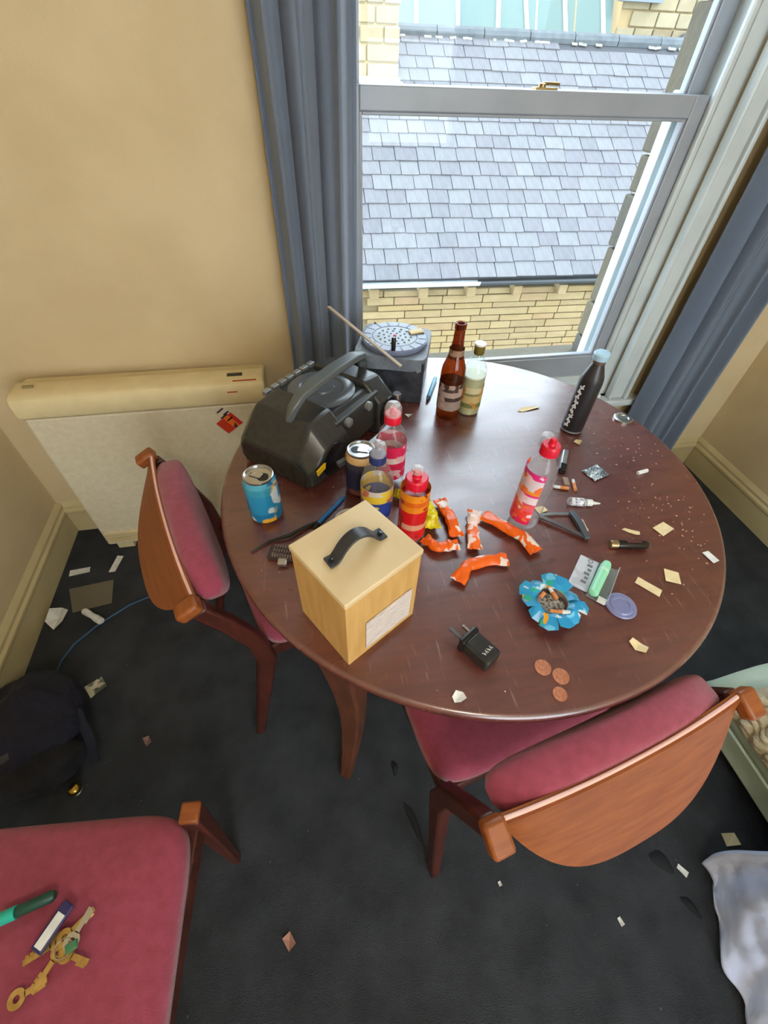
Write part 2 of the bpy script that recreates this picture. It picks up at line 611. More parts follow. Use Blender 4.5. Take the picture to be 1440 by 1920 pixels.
# ------------------------------------------------------------------ storage heater
HEATW = mat('heater_enamel', srgb(222, 212, 184), 0.45, srgb(214, 204, 176), 60, 0.06, 400)
HEATC = mat('heater_cap', srgb(228, 212, 166), 0.42, srgb(220, 203, 156), 20)
H = thing('storage_heater', 'cream wall storage heater with rounded top cap beside the curtain', 'heater', (-0.472, 1.25, 0))
MB().box((0, 0.075, 0.335), (0.705, 0.142, 0.59)).build('heater_panel', HEATW, H, smooth=0, bevel=0.008)
prof = [(-0.006, 0.636), (-0.012, 0.650), (-0.012, 0.690), (-0.004, 0.706), (0.012, 0.712), (0.078, 0.710), (0.092, 0.700), (0.14, 0.690), (0.14, 0.636)]
vs = [(x, y, z) for x in (-0.357, 0.357) for y, z in prof]
k = len(prof)
MB().add(vs, [(i, (i + 1) % k, k + (i + 1) % k, k + i)[::-1] for i in range(k)] + [tuple(range(k)), tuple(range(k, 2 * k))[::-1]]).build('top_cap', HEATC, H, smooth=40, bevel=0.006)
b = MB()
for z in (0.066, 0.080, 0.094, 0.108):
    b.box((-0.26, 0.001, z), (0.16, 0.012, 0.005))
b.build('air_grille', HEATC, H, smooth=0)
MB().box((0.27, 0.04, 0.713), (0.045, 0.014, 0.003)).build('control_slot', BLACKP, H, smooth=0)
MB().box((-0.31, 0.045, 0.714), (0.03, 0.012, 0.005)).build('dial', mat('olive_dial', srgb(150, 135, 90), 0.5), H, bevel=0.002)
b = MB()
b.box((0.30, 0.006, 0.7105), (0.07, 0.004, 0.002)).box((0.26, -0.0125, 0.684), (0.03, 0.002, 0.003))
b.build('red_scuff', mat('red_scuff_paint', srgb(190, 60, 40), 0.6), H, smooth=0)
for x in (-0.3, 0.3):
    MB().box((x, 0.07, 0.02), (0.06, 0.10, 0.04)).build('foot', HEATC, H, smooth=0)
STK = bands('sticker_print', [(0.0, srgb(205, 60, 34)), (0.45, srgb(240, 120, 40)), (0.75, srgb(210, 50, 40))], 0.07, 0.45, [srgb(90, 40, 60)], 40, (0.64, 0.66), 'X')
st = MB().box((0.033, 0, 0.026), (0.066, 0.0015, 0.052)).build('sticker', STK, H, smooth=0)
st.location = (0.213, 0.0028, 0.522)
st.rotation_euler = (0, rad(-36), 0)
b = MB()
for i in range(4):
    b.box((0.205 + 0.012 * (i % 2) + 0.004 * i, 0.0028, 0.612 - 0.011 * i), (0.026 - 0.004 * (i % 2), 0.0015, 0.005), mtx=Matrix.Rotation(rad(-36), 3, 'Y'))
b.build('printed_mark', mat('dark_ink', srgb(64, 50, 70), 0.6), H, smooth=0)

# ------------------------------------------------------------------ dining table
TX, TY, TZ, TR = 0.354, 0.720, 0.74, 0.557
T = thing('dining_table', 'round dark mahogany dining table scattered with bottles and litter', 'table', (TX, TY, 0))
MB().lathe([(0.0001, 0.716), (TR - 0.02, 0.716), (TR - 0.004, 0.720), (TR, 0.727), (TR, 0.732), (TR - 0.003, 0.737), (TR - 0.008, TZ), (TR - 0.0095, TZ), (TR - 0.011, TZ), (TR - 0.02, TZ), (0.30, TZ), (0.0001, TZ)], 128, cap=False).build('table_top', TABLE, T, smooth=50)
MB().lathe([(0.50, 0.716), (0.50, 0.64), (0.482, 0.64), (0.482, 0.716)], 96, cap=False).build('apron', TABLER, T)
LEGM = mat('table_leg_wood', srgb(112, 66, 44), 0.35, srgb(86, 48, 32), 12, stretch=(6, 6, 1))
for a in (-131, -41, 49, 128):
    pts, rs = [], []
    for i in range(11):
        t = i / 10
        z = 0.716 * (1 - t)
        r = 0.526 - 0.035 * sin(pi * t) + 0.018 * t
        pts.append((r, 0, z))
        w = 0.036 - 0.021 * t
        rs.append((w, 0.024 - 0.008 * t))
    o = MB().tube(pts, rs, up=(1, 0, 0.001)).build('leg', LEGM, T, smooth=30, bevel=0.006)
    o.rotation_euler = (0, 0, rad(a))

# ------------------------------------------------------------------ chairs
CW = 0.235


def make_chair(label):
    c = thing('dining_chair', label, 'chair', group='dining chairs round the table')
    for s in (-1, 1):
        pts = [(s * CW, -0.005, 0), (s * (CW - 0.004), 0.045, 0.22), (s * (CW - 0.008), 0.085, 0.40), (s * (CW - 0.006), 0.075, 0.50), (s * CW, 0.035, 0.62), (s * CW, 0.0, 0.70)]
        rs = [(0.012, 0.012), (0.014, 0.017), (0.015, 0.023), (0.014, 0.020), (0.013, 0.018), (0.013, 0.016)]
        MB().tube(pts, rs, up=(0, 1, 0)).build('leg', WOODD, c, smooth=30, bevel=0.005)
        MB().box((s * (CW + 0.002), -0.012, 0.712), (0.034, 0.046, 0.026), mtx=Matrix.Rotation(rad(25), 3, 'X')).build('post_cap', WOODC, c, smooth=30, bevel=0.006)
        MB().tube([(s * 0.203, 0.485, 0), (s * 0.211, 0.500, 0.25), (s * 0.217, 0.512, 0.468)], [(0.010, 0.010), (0.014, 0.014), (0.017, 0.017)], up=(0, 1, 0)).build('leg', WOODD, c, smooth=30, bevel=0.004)
        MB().box((s * 0.2175, 0.513, 0.474), (0.034, 0.034, 0.013)).build('leg_cap', WOODC, c, smooth=30, bevel=0.004)
        MB().box((s * 0.21, 0.30, 0.395), (0.022, 0.40, 0.05)).build('seat_rail', WOODD, c, smooth=0, bevel=0.004)
    MB().box((0, 0.50, 0.395), (0.42, 0.022, 0.05)).build('seat_rail', WOODD, c, smooth=0, bevel=0.004)
    MB().box((0, 0.10, 0.395), (0.42, 0.022, 0.05)).build('seat_rail', WOODD, c, smooth=0, bevel=0.004)

    def seat(u, v):                                    # crowned upholstered seat
        a = 2 * pi * u
        e = 0.28
        cx = math.copysign(abs(cos(a)) ** e, cos(a))
        cy = math.copysign(abs(sin(a)) ** e, sin(a))
        prof = [(0.0, 0.415), (0.94, 0.415), (1.0, 0.425), (1.0, 0.445), (0.975, 0.456), (0.90, 0.462), (0.5, 0.470), (0.0, 0.472)]
        t = v * (len(prof) - 1)
        i = min(int(t), len(prof) - 2)
        r = prof[i][0] + (prof[i + 1][0] - prof[i][0]) * (t - i)
        z = prof[i][1] + (prof[i + 1][1] - prof[i][1]) * (t - i)
        hw = 0.226 - 0.010 * cy
        return (hw * r * cx, 0.305 + 0.215 * r * cy, z)
    MB().grid(seat, 72, 7, cu=True).build('seat', PINK, c, smooth=60)

    def shell(u, v, off=0.0):
        x = 2 * u - 1
        q = 1 - abs(x) ** 2.2
        w = 1 - abs(x) ** 3.0
        out = 0.006 + 0.010 * q + v * w * 0.084 + off
        z = 0.722 - v * w * 0.122
        return (x * (CW - 0.012), -out, z - 0.012 * v)
    b = MB()
    n_, m_ = 40, 10
    b.grid(lambda u, v: shell(u, v), n_, m_)
    b.grid(lambda u, v: shell(1 - u, v, -0.014), n_, m_)
    k1 = (n_ + 1) * (m_ + 1)
    for i in range(n_):
        b.f.append((i, k1 + n_ - i, k1 + n_ - i - 1, i + 1)[::-1])
        o = m_ * (n_ + 1)
        b.f.append((o + i, o + i + 1, k1 + o + n_ - i - 1, k1 + o + n_ - i)[::-1])
    b.build('backrest', WOODC, c, smooth=50)
    pts = [shell(i / 40, 0) for i in range(41)]
    MB().tube([(x, y + 0.007, z + 0.001) for x, y, z in pts], 0.0030, 8).build('piping', PIPING, c)

    def pad(u, v):
        x = 2 * u - 1
        e = max(0.0, 1 - abs(x) ** 7) ** 0.5
        a = 2 * pi * v
        cy = math.copysign(abs(cos(a)) ** 0.6, cos(a))
        cz = math.copysign(abs(sin(a)) ** 0.6, sin(a))
        q = 1 - x * x
        y = 0.032 + 0.036 * (0.3 + 0.7 * e) * cy - 0.010 * q + 0.012 * (1 - cz) * q
        top = 0.722 + 0.016 * q
        bot = 0.665 - 0.105 * q
        z = (top + bot) / 2 + (top - bot) / 2 * e * cz
        return (x * (CW - 0.017), y, z)
    b = MB().grid(pad, 36, 24)
    b.build('back_cushion', PINK, c, smooth=180)
    return c


c1 = make_chair('pink upholstered teak chair tucked under the table below the copper coins')
c1.location, c1.rotation_euler = (0.414, 0.103, 0), (0, 0, rad(11))
c2 = dup(c1, (-0.312, 0.695, 0), rad(-72), 'pink upholstered teak chair tucked under the table in front of the heater')
c3 = dup(c1, (-0.555, -0.292, 0), rad(-6), 'pink upholstered chair away from the table with a bunch of keys on its seat')

# ------------------------------------------------------------------ wooden box with strap handle
BX = Vector((0.021, 0.299))
BA = math.atan2(0.0735, 0.123)
B = thing('wooden_box', 'pale plywood box with a black leather strap handle on its lid', 'box', (BX.x, BX.y - 0.003, TZ), BA)
bw, bd, bh = 0.146, 0.133, 0.184
MB().box((bw / 2, bd / 2, (bh - 0.013) / 2), (bw - 0.003, bd - 0.003, bh - 0.013)).build('box_body', PLYS, B, smooth=0, bevel=0.0015)
MB().box((bw / 2, bd / 2, bh - 0.0055), (bw, bd, 0.011)).build('lid', PLY, B, smooth=0, bevel=0.002)
LAB = mat('printed_label', srgb(222, 212, 204), 0.7, srgb(190, 178, 172), 40, stretch=(1, 1, 14), lo=0.45, hi=0.6)
MB().box((0.083, -0.0004, 0.058), (0.094, 0.002, 0.078)).build('paper_label', LAB, B, smooth=0)
LEATHER = mat('black_leather', srgb(44, 46, 50), 0.4, srgb(56, 58, 62), 120, 0.1, 300)
p0, p1 = Vector((0.052, 0.064)), Vector((0.140, 0.066))
p0, p1 = Vector((0.022, 0.068)), Vector((0.120, 0.060))
pts = []
for i in range(17):
    t = i / 16
    q = p0.lerp(p1, t)
    h = 0.003 + (0.030 * sin(pi * (t - 0.16) / 0.68) ** 0.7 if 0.16 < t < 0.84 else 0)
    pts.append((q.x, q.y, bh + h))
MB().tube(pts, (0.0105, 0.0018)).build('strap_handle', LEATHER, B, smooth=60, bevel=0.001)
for t in (0.07, 0.93):
    q = p0.lerp(p1, t)
    MB().lathe([(0.004, bh + 0.004), (0.004, bh + 0.0062), (0.001, bh + 0.007)], 10, (q.x, q.y, 0)).build('rivet', BLACKG, B)

# ------------------------------------------------------------------ boombox
a_ = math.atan2(0.728, 0.685)
BB = thing('boombox', 'black CD boombox with raised carrying handle and yellow sticker', 'stereo', (0.0, 0.692, TZ), a_)
# local x: along the stereo, local y: towards its back (0 = front)


def section(x, y0, y1, zt, zc, ch):
    """one cross-section: front bottom, front, front chamfer, back chamfer, back, back bottom"""
    return [(x, y0 + 0.012, 0.004), (x, y0, 0.02), (x, y0, zc), (x, y0 + ch, zt), (x, y1 - ch * 0.7, zt), (x, y1, zc), (x, y1, 0.02), (x, y1 - 0.012, 0.004)]


secs = [section(0.004, 0.028, 0.205, 0.075, 0.055, 0.03), section(0.0, 0.015, 0.215, 0.066, 0.045, 0.03), section(0.012, 0.004, 0.222, 0.085, 0.055, 0.035),
        section(0.055, 0.000, 0.226, 0.136, 0.092, 0.045), section(0.125, 0.000, 0.224, 0.142, 0.100, 0.045)]
secs2 = [section(0.255, 0.0, 0.222, 0.142, 0.10, 0.045), section(0.315, 0.0, 0.222, 0.138, 0.094, 0.045),
         section(0.352, 0.006, 0.218, 0.088, 0.06, 0.035), section(0.36, 0.03, 0.20, 0.06, 0.045, 0.03)]


def loft(ss):
    b = MB()
    k = len(ss[0])
    vs = [v for s in ss for v in s]
    fs = []
    for i in range(len(ss) - 1):
        for j in range(k):
            q = (j + 1) % k
            fs.append((i * k + j, i * k + q, (i + 1) * k + q, (i + 1) * k + j))
    fs.append(tuple(range(k))[::-1])
    fs.append(tuple((len(ss) - 1) * k + j for j in range(k)))
    return b.add(vs, fs)


BBX = mat('boombox_plastic', srgb(54, 55, 54), 0.27, srgb(47, 48, 46), 80, 0.03, 300)
loft(secs[1:]).build('speaker_pod', BBX, BB, smooth=25, bevel=0.006)
loft(secs2).build('speaker_pod', BBX, BB, smooth=25, bevel=0.006)
loft([section(0.12, 0.022, 0.222, 0.128, 0.112, 0.02), section(0.26, 0.022, 0.222, 0.128, 0.112, 0.02)]).build('centre_body', BLACKP, BB, smooth=25, bevel=0.004)
MB().box((0.19, 0.030, 0.075), (0.17, 0.03, 0.09)).build('front_panel', DARKP, BB, smooth=0, bevel=0.004)
cdm = Matrix.Identity(3)
MB().lathe([(0.078, 0.126), (0.078, 0.133), (0.070, 0.137), (0.052, 0.137), (0.049, 0.134), (0.030, 0.134), (0.028, 0.138), (0.001, 0.138)], 48, (0.188, 0.118, 0), cap=False).build('disc_lid', mat('cd_lid_plastic', srgb(84, 90, 96), 0.25), BB)
hp = [(0.052, 0.10, 0.128), (0.060, 0.092, 0.155), (0.085, 0.088, 0.176), (0.13, 0.086, 0.184), (0.20, 0.086, 0.186), (0.27, 0.086, 0.184), (0.305, 0.088, 0.176), (0.325, 0.094, 0.155), (0.33, 0.10, 0.128)]
MB().tube(hp, [(0.010, 0.008), (0.011, 0.008), (0.012, 0.008)] + [(0.015, 0.008)] * 3 + [(0.012, 0.008), (0.011, 0.008), (0.010, 0.008)]).build('carry_handle', mat('handle_plastic', srgb(92, 98, 100), 0.3), BB, smooth=50, bevel=0.003)
for i in range(7):
    MB().box((0.105 + i * 0.026, 0.210, 0.131), (0.020, 0.014, 0.012)).build('button', SILVER, BB, smooth=0, bevel=0.002)
for x in (0.145, 0.225):
    MB().lathe([(0.011, 0), (0.011, 0.012), (0.008, 0.014)], 20, (x, 0.018, 0.105), mtx=Matrix.Rotation(rad(90), 3, 'X')).build('knob', SILVER, BB)
# front speaker recess with silver rim arc
arc = [(0.075 + 0.25 * t, -0.008 - 0.030 * sin(pi * t), 0.040 + 0.014 * sin(pi * t)) for t in [i / 20 for i in range(21)]]
MB().tube(arc, (0.005, 0.006)).build('trim_strip', SILVER, BB, smooth=60)
for x in (0.075, 0.300):
    MB().lathe([(0.040, 0), (0.040, 0.004), (0.034, 0.006), (0.010, 0.002), (0.001, 0.004)], 28, (x, 0.001, 0.055), mtx=Matrix.Rotation(rad(90), 3, 'X'), cap=False).build('speaker_grille', BLACKG, BB)
MB().box((0.028, -0.0025, 0.060), (0.034, 0.003, 0.014), mtx=Matrix.Rotation(rad(-10), 3, 'Y')).build('yellow_sticker', mat('yellow_tape', srgb(232, 188, 30), 0.5), BB, smooth=0)['label'] = 'yellow sticker'
MB().lathe([(0.012, 0), (0.012, 0.006)], 12, (0.03, 0.04, 0)).build('foot', BLACKG, BB)

# ------------------------------------------------------------------ taped speaker box with a round disc on it
SP = thing('speaker_box', 'dark box with grey tape round its top and a round slotted disc set in it', 'speaker', (0.262, 1.128, TZ), rad(-20))
SPB = mat('scuffed_dark_case', srgb(40, 42, 48), 0.35, srgb(74, 78, 86), 22, 0.15, 40, lo=0.45, hi=0.8)
MB().box((0, 0, 0.062), (0.186, 0.186, 0.124)).build('case', SPB, SP, smooth=0, bevel=0.004)
TAPE = mat('grey_tape', srgb(120, 128, 138), 0.45, srgb(98, 105, 116), 24, 0.4, 60)


def tape(u, v):
    a = 2 * pi * u
    e = 0.22
    cx, cy = math.copysign(abs(cos(a)) ** e, cos(a)), math.copysign(abs(sin(a)) ** e, sin(a))
    rip = 0.006 * noise.noise(Vector((cx * 3, cy * 3, 2.0)) * 2) + 0.010 * noise.noise(Vector((cos(a) * 5, sin(a) * 5, 7.0)))
    if v < 0.5:
        return (0.097 * cx, 0.097 * cy, 0.096 + rip * 1.6 + (0.130 - 0.096) * v * 2)
    q = 1 - (v - 0.5) * 2 * 0.999
    return (0.096 * cx * q, 0.096 * cy * q, 0.130)


MB().grid(tape, 72, 8, cu=True).build('tape_wrap', TAPE, SP, smooth=40)
DISC = mat('blue_grey_disc', srgb(128, 140, 166), 0.35, srgb(112, 122, 148), 30)
DISCL = mat('pale_disc_face', srgb(150, 160, 172), 0.4, srgb(134, 144, 156), 30)
MB().lathe([(0.001, 0.131), (0.088, 0.131), (0.090, 0.134), (0.090, 0.141), (0.086, 0.144), (0.062, 0.144), (0.060, 0.142), (0.001, 0.142)], 56, cap=False).build('disc_rim', DISC, SP)
MB().lathe([(0.059, 0.1421), (0.059, 0.1435), (0.001, 0.1445)], 48, cap=False).build('disc_face', DISCL, SP)
for i in range(16):
    a = 2 * pi * i / 16
    MB().box((0.075 * cos(a), 0.075 * sin(a), 0.1441), (0.020, 0.004, 0.0012), a).build('slot', BLACKP, SP, smooth=0)
b = MB()
for r, n in ((0.016, 6), (0.030, 10), (0.044, 15)):
    for i in range(n):
        a = 2 * pi * i / n + r * 20
        b.lathe([(0.0028, 0.1440), (0.0028, 0.1456)], 6, (r * cos(a), r * sin(a), 0))
b.build('hole', BLACKP, SP)
MB().lathe([(0.0045, 0.144), (0.0045, 0.147), (0.001, 0.148)], 10).build('red_centre', mat('red_pin', srgb(200, 60, 70), 0.4), SP)
tag(MB().lathe([(0.006, 0), (0.006, 0.030), (0.004, 0.034)], 12).build('peg', BLACKG), 'short black peg standing on the round slotted disc', 'peg', loc=(0.2415, 1.048, TZ + 0.1445))
o = MB().box((0, 0, 0), (0.30, 0.009, 0.004)).build('wooden_stick', mat('stick_wood', srgb(176, 160, 142), 0.6), smooth=0, bevel=0.001)
tag(o, 'long thin wooden stick leaning across the round disc on the dark box', 'stick')
o.location = (0.168, 1.087, 0.9105)
o.rotation_euler = (0, rad(9), rad(-60))
o = MB().box((0, 0, 0), (0.040, 0.022, 0.004)).build('folded_card', CARD, smooth=0, bevel=0.0008)
tag(o, 'small folded buff card on the rim of the round disc', 'card', loc=(0.325, 1.142, TZ + 0.1465), rz=rad(10))
tb = thing('metal_tube', 'brown tube with a metal cap standing between stereo and dark box', 'tube', (0.238, 0.966, TZ))
MB().lathe([(0.011, 0), (0.011, 0.055)], 16).build('tube_body', mat('brown_plastic', srgb(86, 56, 50), 0.4), tb)
MB().lathe([(0.0115, 0.055), (0.0115, 0.068), (0.009, 0.07)], 16).build('metal_cap', STEEL, tb)

# ------------------------------------------------------------------ bottles and cans
tilt_none = None


def label_part(parent, r, z0, z1, m, a0=0.0, a1=2 * pi, name='paper_label'):
    o = MB().lathe([(r, z0), (r, z1)], 40, cap=False, a0=a0, a1=a1).build(name, m, parent)
    return o


beer = thing('beer_bottle', 'tall brown glass beer bottle with a torn foil label', 'bottle', (0.377, 0.951, TZ))
BROWN = clear('brown_glass', (0.50, 0.16, 0.02, 1), 0.02, 1.5, 0.22, srgb(120, 52, 10))
MB().lathe([(0.001, 0.002), (0.028, 0.001), (0.031, 0.006), (0.031, 0.125), (0.029, 0.142), (0.022, 0.162), (0.0165, 0.182), (0.0135, 0.21), (0.0125, 0.236), (0.014, 0.238), (0.0142, 0.248), (0.012, 0.250)], 40, cap=False).build('glass_body', BROWN, beer)
MB().lathe([(0.012, 0.2492), (0.009, 0.2492), (0.009, 0.235)], 20, cap=False).build('bottle_mouth', mat('dark_red_mouth', srgb(110, 40, 30), 0.4), beer)
label_part(beer, 0.0316, 0.030, 0.105, bands('beer_label', [(0.0, srgb(96, 66, 56)), (0.30, srgb(150, 132, 124)), (0.55, srgb(64, 48, 44)), (0.66, srgb(168, 150, 140)), (0.80, srgb(70, 52, 48))], 0.105, 0.4, [srgb(176, 150, 136)], 60, (0.54, 0.58)))
label_part(beer, 0.0186, 0.166, 0.190, bands('beer_neck_label', [(0, srgb(150, 122, 100))], 0.2, 0.4, [srgb(110, 80, 60)], 90), name='neck_label').scale = (1.0, 1.0, 1.0)

liq = thing('spirit_bottle', 'small clear spirit bottle with a green and white cap beside the beer bottle', 'bottle', (0.440, 0.962, TZ))
GLS = clear('clear_glass', (0.90, 0.95, 0.90, 1), 0.02, 1.45, 0.05)
MB().lathe([(0.001, 0.002), (0.027, 0.001), (0.030, 0.005), (0.030, 0.118), (0.028, 0.13), (0.018, 0.152), (0.012, 0.162), (0.0115, 0.172)], 36, cap=False).build('glass_body', GLS, liq)
MB().lathe([(0.001, 0.004), (0.0285, 0.004), (0.0285, 0.108), (0.001, 0.108)], 36, cap=False).build('pale_drink', mat('pale_liquid', srgb(190, 186, 150), 0.25, srgb(170, 164, 120), 30), liq)
MB().lathe([(0.0284, 0.1082), (0.0284, 0.112), (0.001, 0.113)], 30, cap=False).build('foam', mat('white_foam', srgb(238, 240, 236), 0.7), liq)
label_part(liq, 0.0306, 0.020, 0.085, bands('spirit_label', [(0, srgb(176, 160, 116)), (0.30, srgb(106, 112, 66)), (0.46, srgb(190, 166, 110)), (0.72, srgb(120, 122, 80)), (0.8, srgb(200, 190, 150))], 0.085, 0.4, [srgb(186, 130, 60)], 50, (0.56, 0.6)))
MB().lathe([(0.0125, 0.166), (0.0135, 0.168), (0.0135, 0.188)], 24).build('cap_skirt', mat('olive_cap', srgb(128, 116, 52), 0.3, metal=0.4), liq)
MB().lathe([(0.0135, 0.188), (0.0145, 0.189), (0.0145, 0.193), (0.001, 0.194)], 24, cap=False).build('cap_top', mat('white_cap', srgb(232, 232, 224), 0.35), liq)

blk = thing('black_bottle', 'black printed bottle with a pale blue cap near the table edge by the window', 'bottle', (0.688, 0.838, TZ))
MB().lathe([(0.001, 0.001), (0.026, 0.001), (0.028, 0.005), (0.028, 0.142), (0.0265, 0.155), (0.018, 0.178), (0.014, 0.188), (0.013, 0.196)], 40, cap=False).build('bottle_body', mat('black_coating', srgb(30, 30, 34), 0.35, srgb(44, 42, 46), 30), blk)
MB().lathe([(0.0285, 0.006), (0.0285, 0.010)], 40, cap=False).build('base_ring', SILVER, blk)
MB().lathe([(0.0145, 0.190), (0.0145, 0.200)], 24).build('neck_ring', mat('bronze_ring', srgb(96, 74, 66), 0.35), blk)
MB().lathe([(0.018, 0.199), (0.019, 0.201), (0.019, 0.212), (0.016, 0.216), (0.001, 0.217)], 28, cap=False).build('cap', mat('pale_blue_cap', srgb(170, 206, 228), 0.35), blk)
b = MB()
ang0 = rad(200)
for i in range(9):
    zc = 0.024 + i * 0.0135
    for k2 in range(2):
        a = ang0 + 0.16 * (k2 - 0.5) + 0.05 * ((i * 7) % 3 - 1)
        R = Matrix.Rotation(a, 3, 'Z') @ Matrix.Rotation(0.5 * ((i + k2) % 3 - 1), 3, 'X')
        b.box((0.0284 * cos(a), 0.0284 * sin(a), zc + 0.004 * ((i * 5 + k2) % 2)), (0.0012, 0.0035, 0.0095), mtx=R)
        R = Matrix.Rotation(a, 3, 'Z') @ Matrix.Rotation(1.3, 3, 'X')
        b.box((0.0284 * cos(a), 0.0284 * sin(a), zc), (0.0012, 0.003, 0.008), mtx=R)
b.build('white_lettering', mat('white_print', srgb(222, 224, 224), 0.5), blk, smooth=0)


def can(label, loc, rz, body, z=0.115, tab=0.3):
    c = thing('drink_can', label, 'can', loc, rz)
    MB().lathe([(0.024, 0.0005), (0.027, 0.004), (0.033, 0.011), (0.033, 0.098), (0.0285, 0.110)], 44).build('can_body', body, c)
    MB().lathe([(0.0285, 0.110), (0.029, 0.112), (0.029, 0.1145), (0.0275, 0.115), (0.0262, 0.1145), (0.0255, 0.1105), (0.001, 0.1105)], 44, cap=False).build('can_lid', STEEL, c)
    MB().lathe([(0.011, 0.1106), (0.011, 0.1112), (0.001, 0.1112)], 20, (0.010, 0, 0), cap=False).build('can_opening', BLACKG, c)
    b = MB().box((-0.004, 0, 0.1122), (0.022, 0.013, 0.0012))
    b.lathe([(0.0065, 0.1118), (0.0065, 0.1130), (0.0035, 0.1130)], 16, (-0.014, 0, 0), cap=False)
    b.build('ring_pull', STEEL, c, bevel=0.0005)
    return c


can('blue printed drink can standing beside the boombox at the table edge', (-0.103, 0.651, TZ), rad(-30),
    bands('blue_can_print', [(0.0, srgb(20, 118, 170)), (0.30, srgb(36, 140, 190)), (0.75, srgb(54, 150, 186)), (0.9, srgb(80, 170, 200))], 0.11, 0.3,
          [srgb(236, 178, 40), srgb(206, 222, 232), srgb(24, 100, 160)], 26, (0.60, 0.63)))
can('dark drink can half hidden behind the blue-capped bottle', (0.103, 0.698, TZ), rad(160),
    bands('pale_can_print', [(0.0, srgb(34, 40, 74)), (0.7, srgb(60, 60, 80)), (0.86, srgb(206, 170, 120))], 0.11, 0.3, [srgb(120, 70, 60)], 26, (0.62, 0.65)))


def pet(label, loc, rz, h, r, neck, capm, label_m, lz0, lz1, cap_kind, drink=None, la=(0, 2 * pi)):
    p = thing('plastic_bottle', label, 'bottle', loc, rz)
    hb = h - 0.030
    MB().lathe([(0.001, 0.006), (r * 0.6, 0.002), (r * 0.95, 0.004), (r, 0.012), (r, 0.045), (r * 0.93, 0.062), (r * 0.96, 0.085), (r, hb * 0.62), (r * 0.98, hb * 0.72), (r * 0.80, hb * 0.84), (r * 0.52, hb * 0.93), (neck, hb * 0.97), (neck, hb)], 40, cap=False).build('bottle_body', CLEAR, p)
    if drink:
        dm, dz = drink
        MB().lathe([(0.001, 0.008), (r * 0.9, 0.007), (r * 0.96, 0.014), (r * 0.9, 0.06), (r * 0.95, dz), (0.001, dz)], 36, cap=False).build('drink', dm, p)
    if label_m:
        label_part(p, r * 1.012, lz0, lz1, label_m, la[0], la[1], 'wrap_label')
    MB().lathe([(neck * 1.25, hb - 0.004), (neck * 1.4, hb - 0.003), (neck * 1.4, hb + 0.014), (neck * 1.25, hb + 0.017), (neck * 0.6, hb + 0.017), (neck * 0.5, hb + 0.019), (neck * 0.5, hb + 0.028), (neck * 0.35, hb + 0.030)], 28).build('cap', capm, p)
    if cap_kind == 'dome':
        MB().lathe([(neck * 1.4, hb + 0.012), (neck * 1.38, hb + 0.030), (neck * 1.1, hb + 0.037), (0.001, hb + 0.039)], 28, cap=False).build('clear_overcap', CLEARB, p)
    if cap_kind == 'spout':
        MB().lathe([(neck * 0.62, hb + 0.026), (neck * 0.72, hb + 0.030), (neck * 0.72, hb + 0.037), (neck * 0.45, hb + 0.039)], 20).build('spout', CLEARB, p)
    return p


PKL = bands('pink_label', [(0, srgb(222, 36, 92)), (0.22, srgb(236, 70, 60)), (0.36, srgb(232, 90, 116)), (0.50, srgb(230, 214, 220)), (0.62, srgb(226, 60, 130)), (0.66, srgb(238, 150, 40)), (0.71, srgb(222, 206, 214)), (0.90, srgb(226, 50, 136))], 0.150, 0.35, [srgb(238, 206, 216), srgb(240, 120, 60)], 46, (0.58, 0.62))
pet('clear bottle with a pink half label and red spout standing alone mid-table', (0.428, 0.552, TZ), rad(0), 0.215, 0.031, 0.0125, RED, PKL, 0.018, 0.150, 'none', la=(rad(110), rad(258)))
PK2 = bands('pink_label_plain', [(0, srgb(214, 30, 84)), (0.6, srgb(228, 214, 218)), (0.72, srgb(222, 40, 96))], 0.125, 0.35, [srgb(224, 180, 190)], 40, (0.56, 0.6))
pet('clear bottle with pink label and clear-domed red cap beside the boombox', (0.171, 0.716, TZ), rad(20), 0.196, 0.032, 0.0125, RED, PK2, 0.03, 0.118, 'dome')
BLC = mat('navy_cap', srgb(38, 50, 104), 0.35)
BLL = bands('yellow_blue_label', [(0, srgb(30, 54, 130)), (0.35, srgb(40, 66, 150)), (0.62, srgb(232, 200, 60)), (0.78, srgb(216, 210, 204))], 0.118, 0.35, [srgb(236, 206, 70), srgb(210, 120, 100)], 34, (0.58, 0.62))
pet('clear bottle with a navy blue cap and yellow-blue label beside the can', (0.1205, 0.606, TZ), 0, 0.190, 0.032, 0.0115, BLC, BLL, 0.03, 0.105, 'dome')
REDJ = mat('red_drink', srgb(196, 18, 26), 0.25, srgb(170, 12, 22), 20)
RDL = bands('orange_red_label', [(0, srgb(206, 26, 30)), (0.30, srgb(214, 150, 120)), (0.40, srgb(204, 22, 28)), (0.62, srgb(226, 132, 26)), (0.72, srgb(214, 96, 20)), (0.80, srgb(228, 140, 30))], 0.150, 0.3, [srgb(150, 40, 20)], 55, (0.62, 0.66))
pet('red juice bottle with orange label and red spout cap behind the wooden box', (0.181, 0.548, TZ), 0, 0.175, 0.0275, 0.015, RED, RDL, 0.02, 0.138, 'spout', drink=(REDJ, 0.12))
tag(MB().lathe([(0.018, 0), (0.018, 0.014), (0.014, 0.021), (0.0001, 0.023)], 28, cap=False).build('clear_cap', CLEARB), 'clear dome cap lying behind the pink-labelled bottle', 'cap', loc=(0.600, 0.800, TZ))
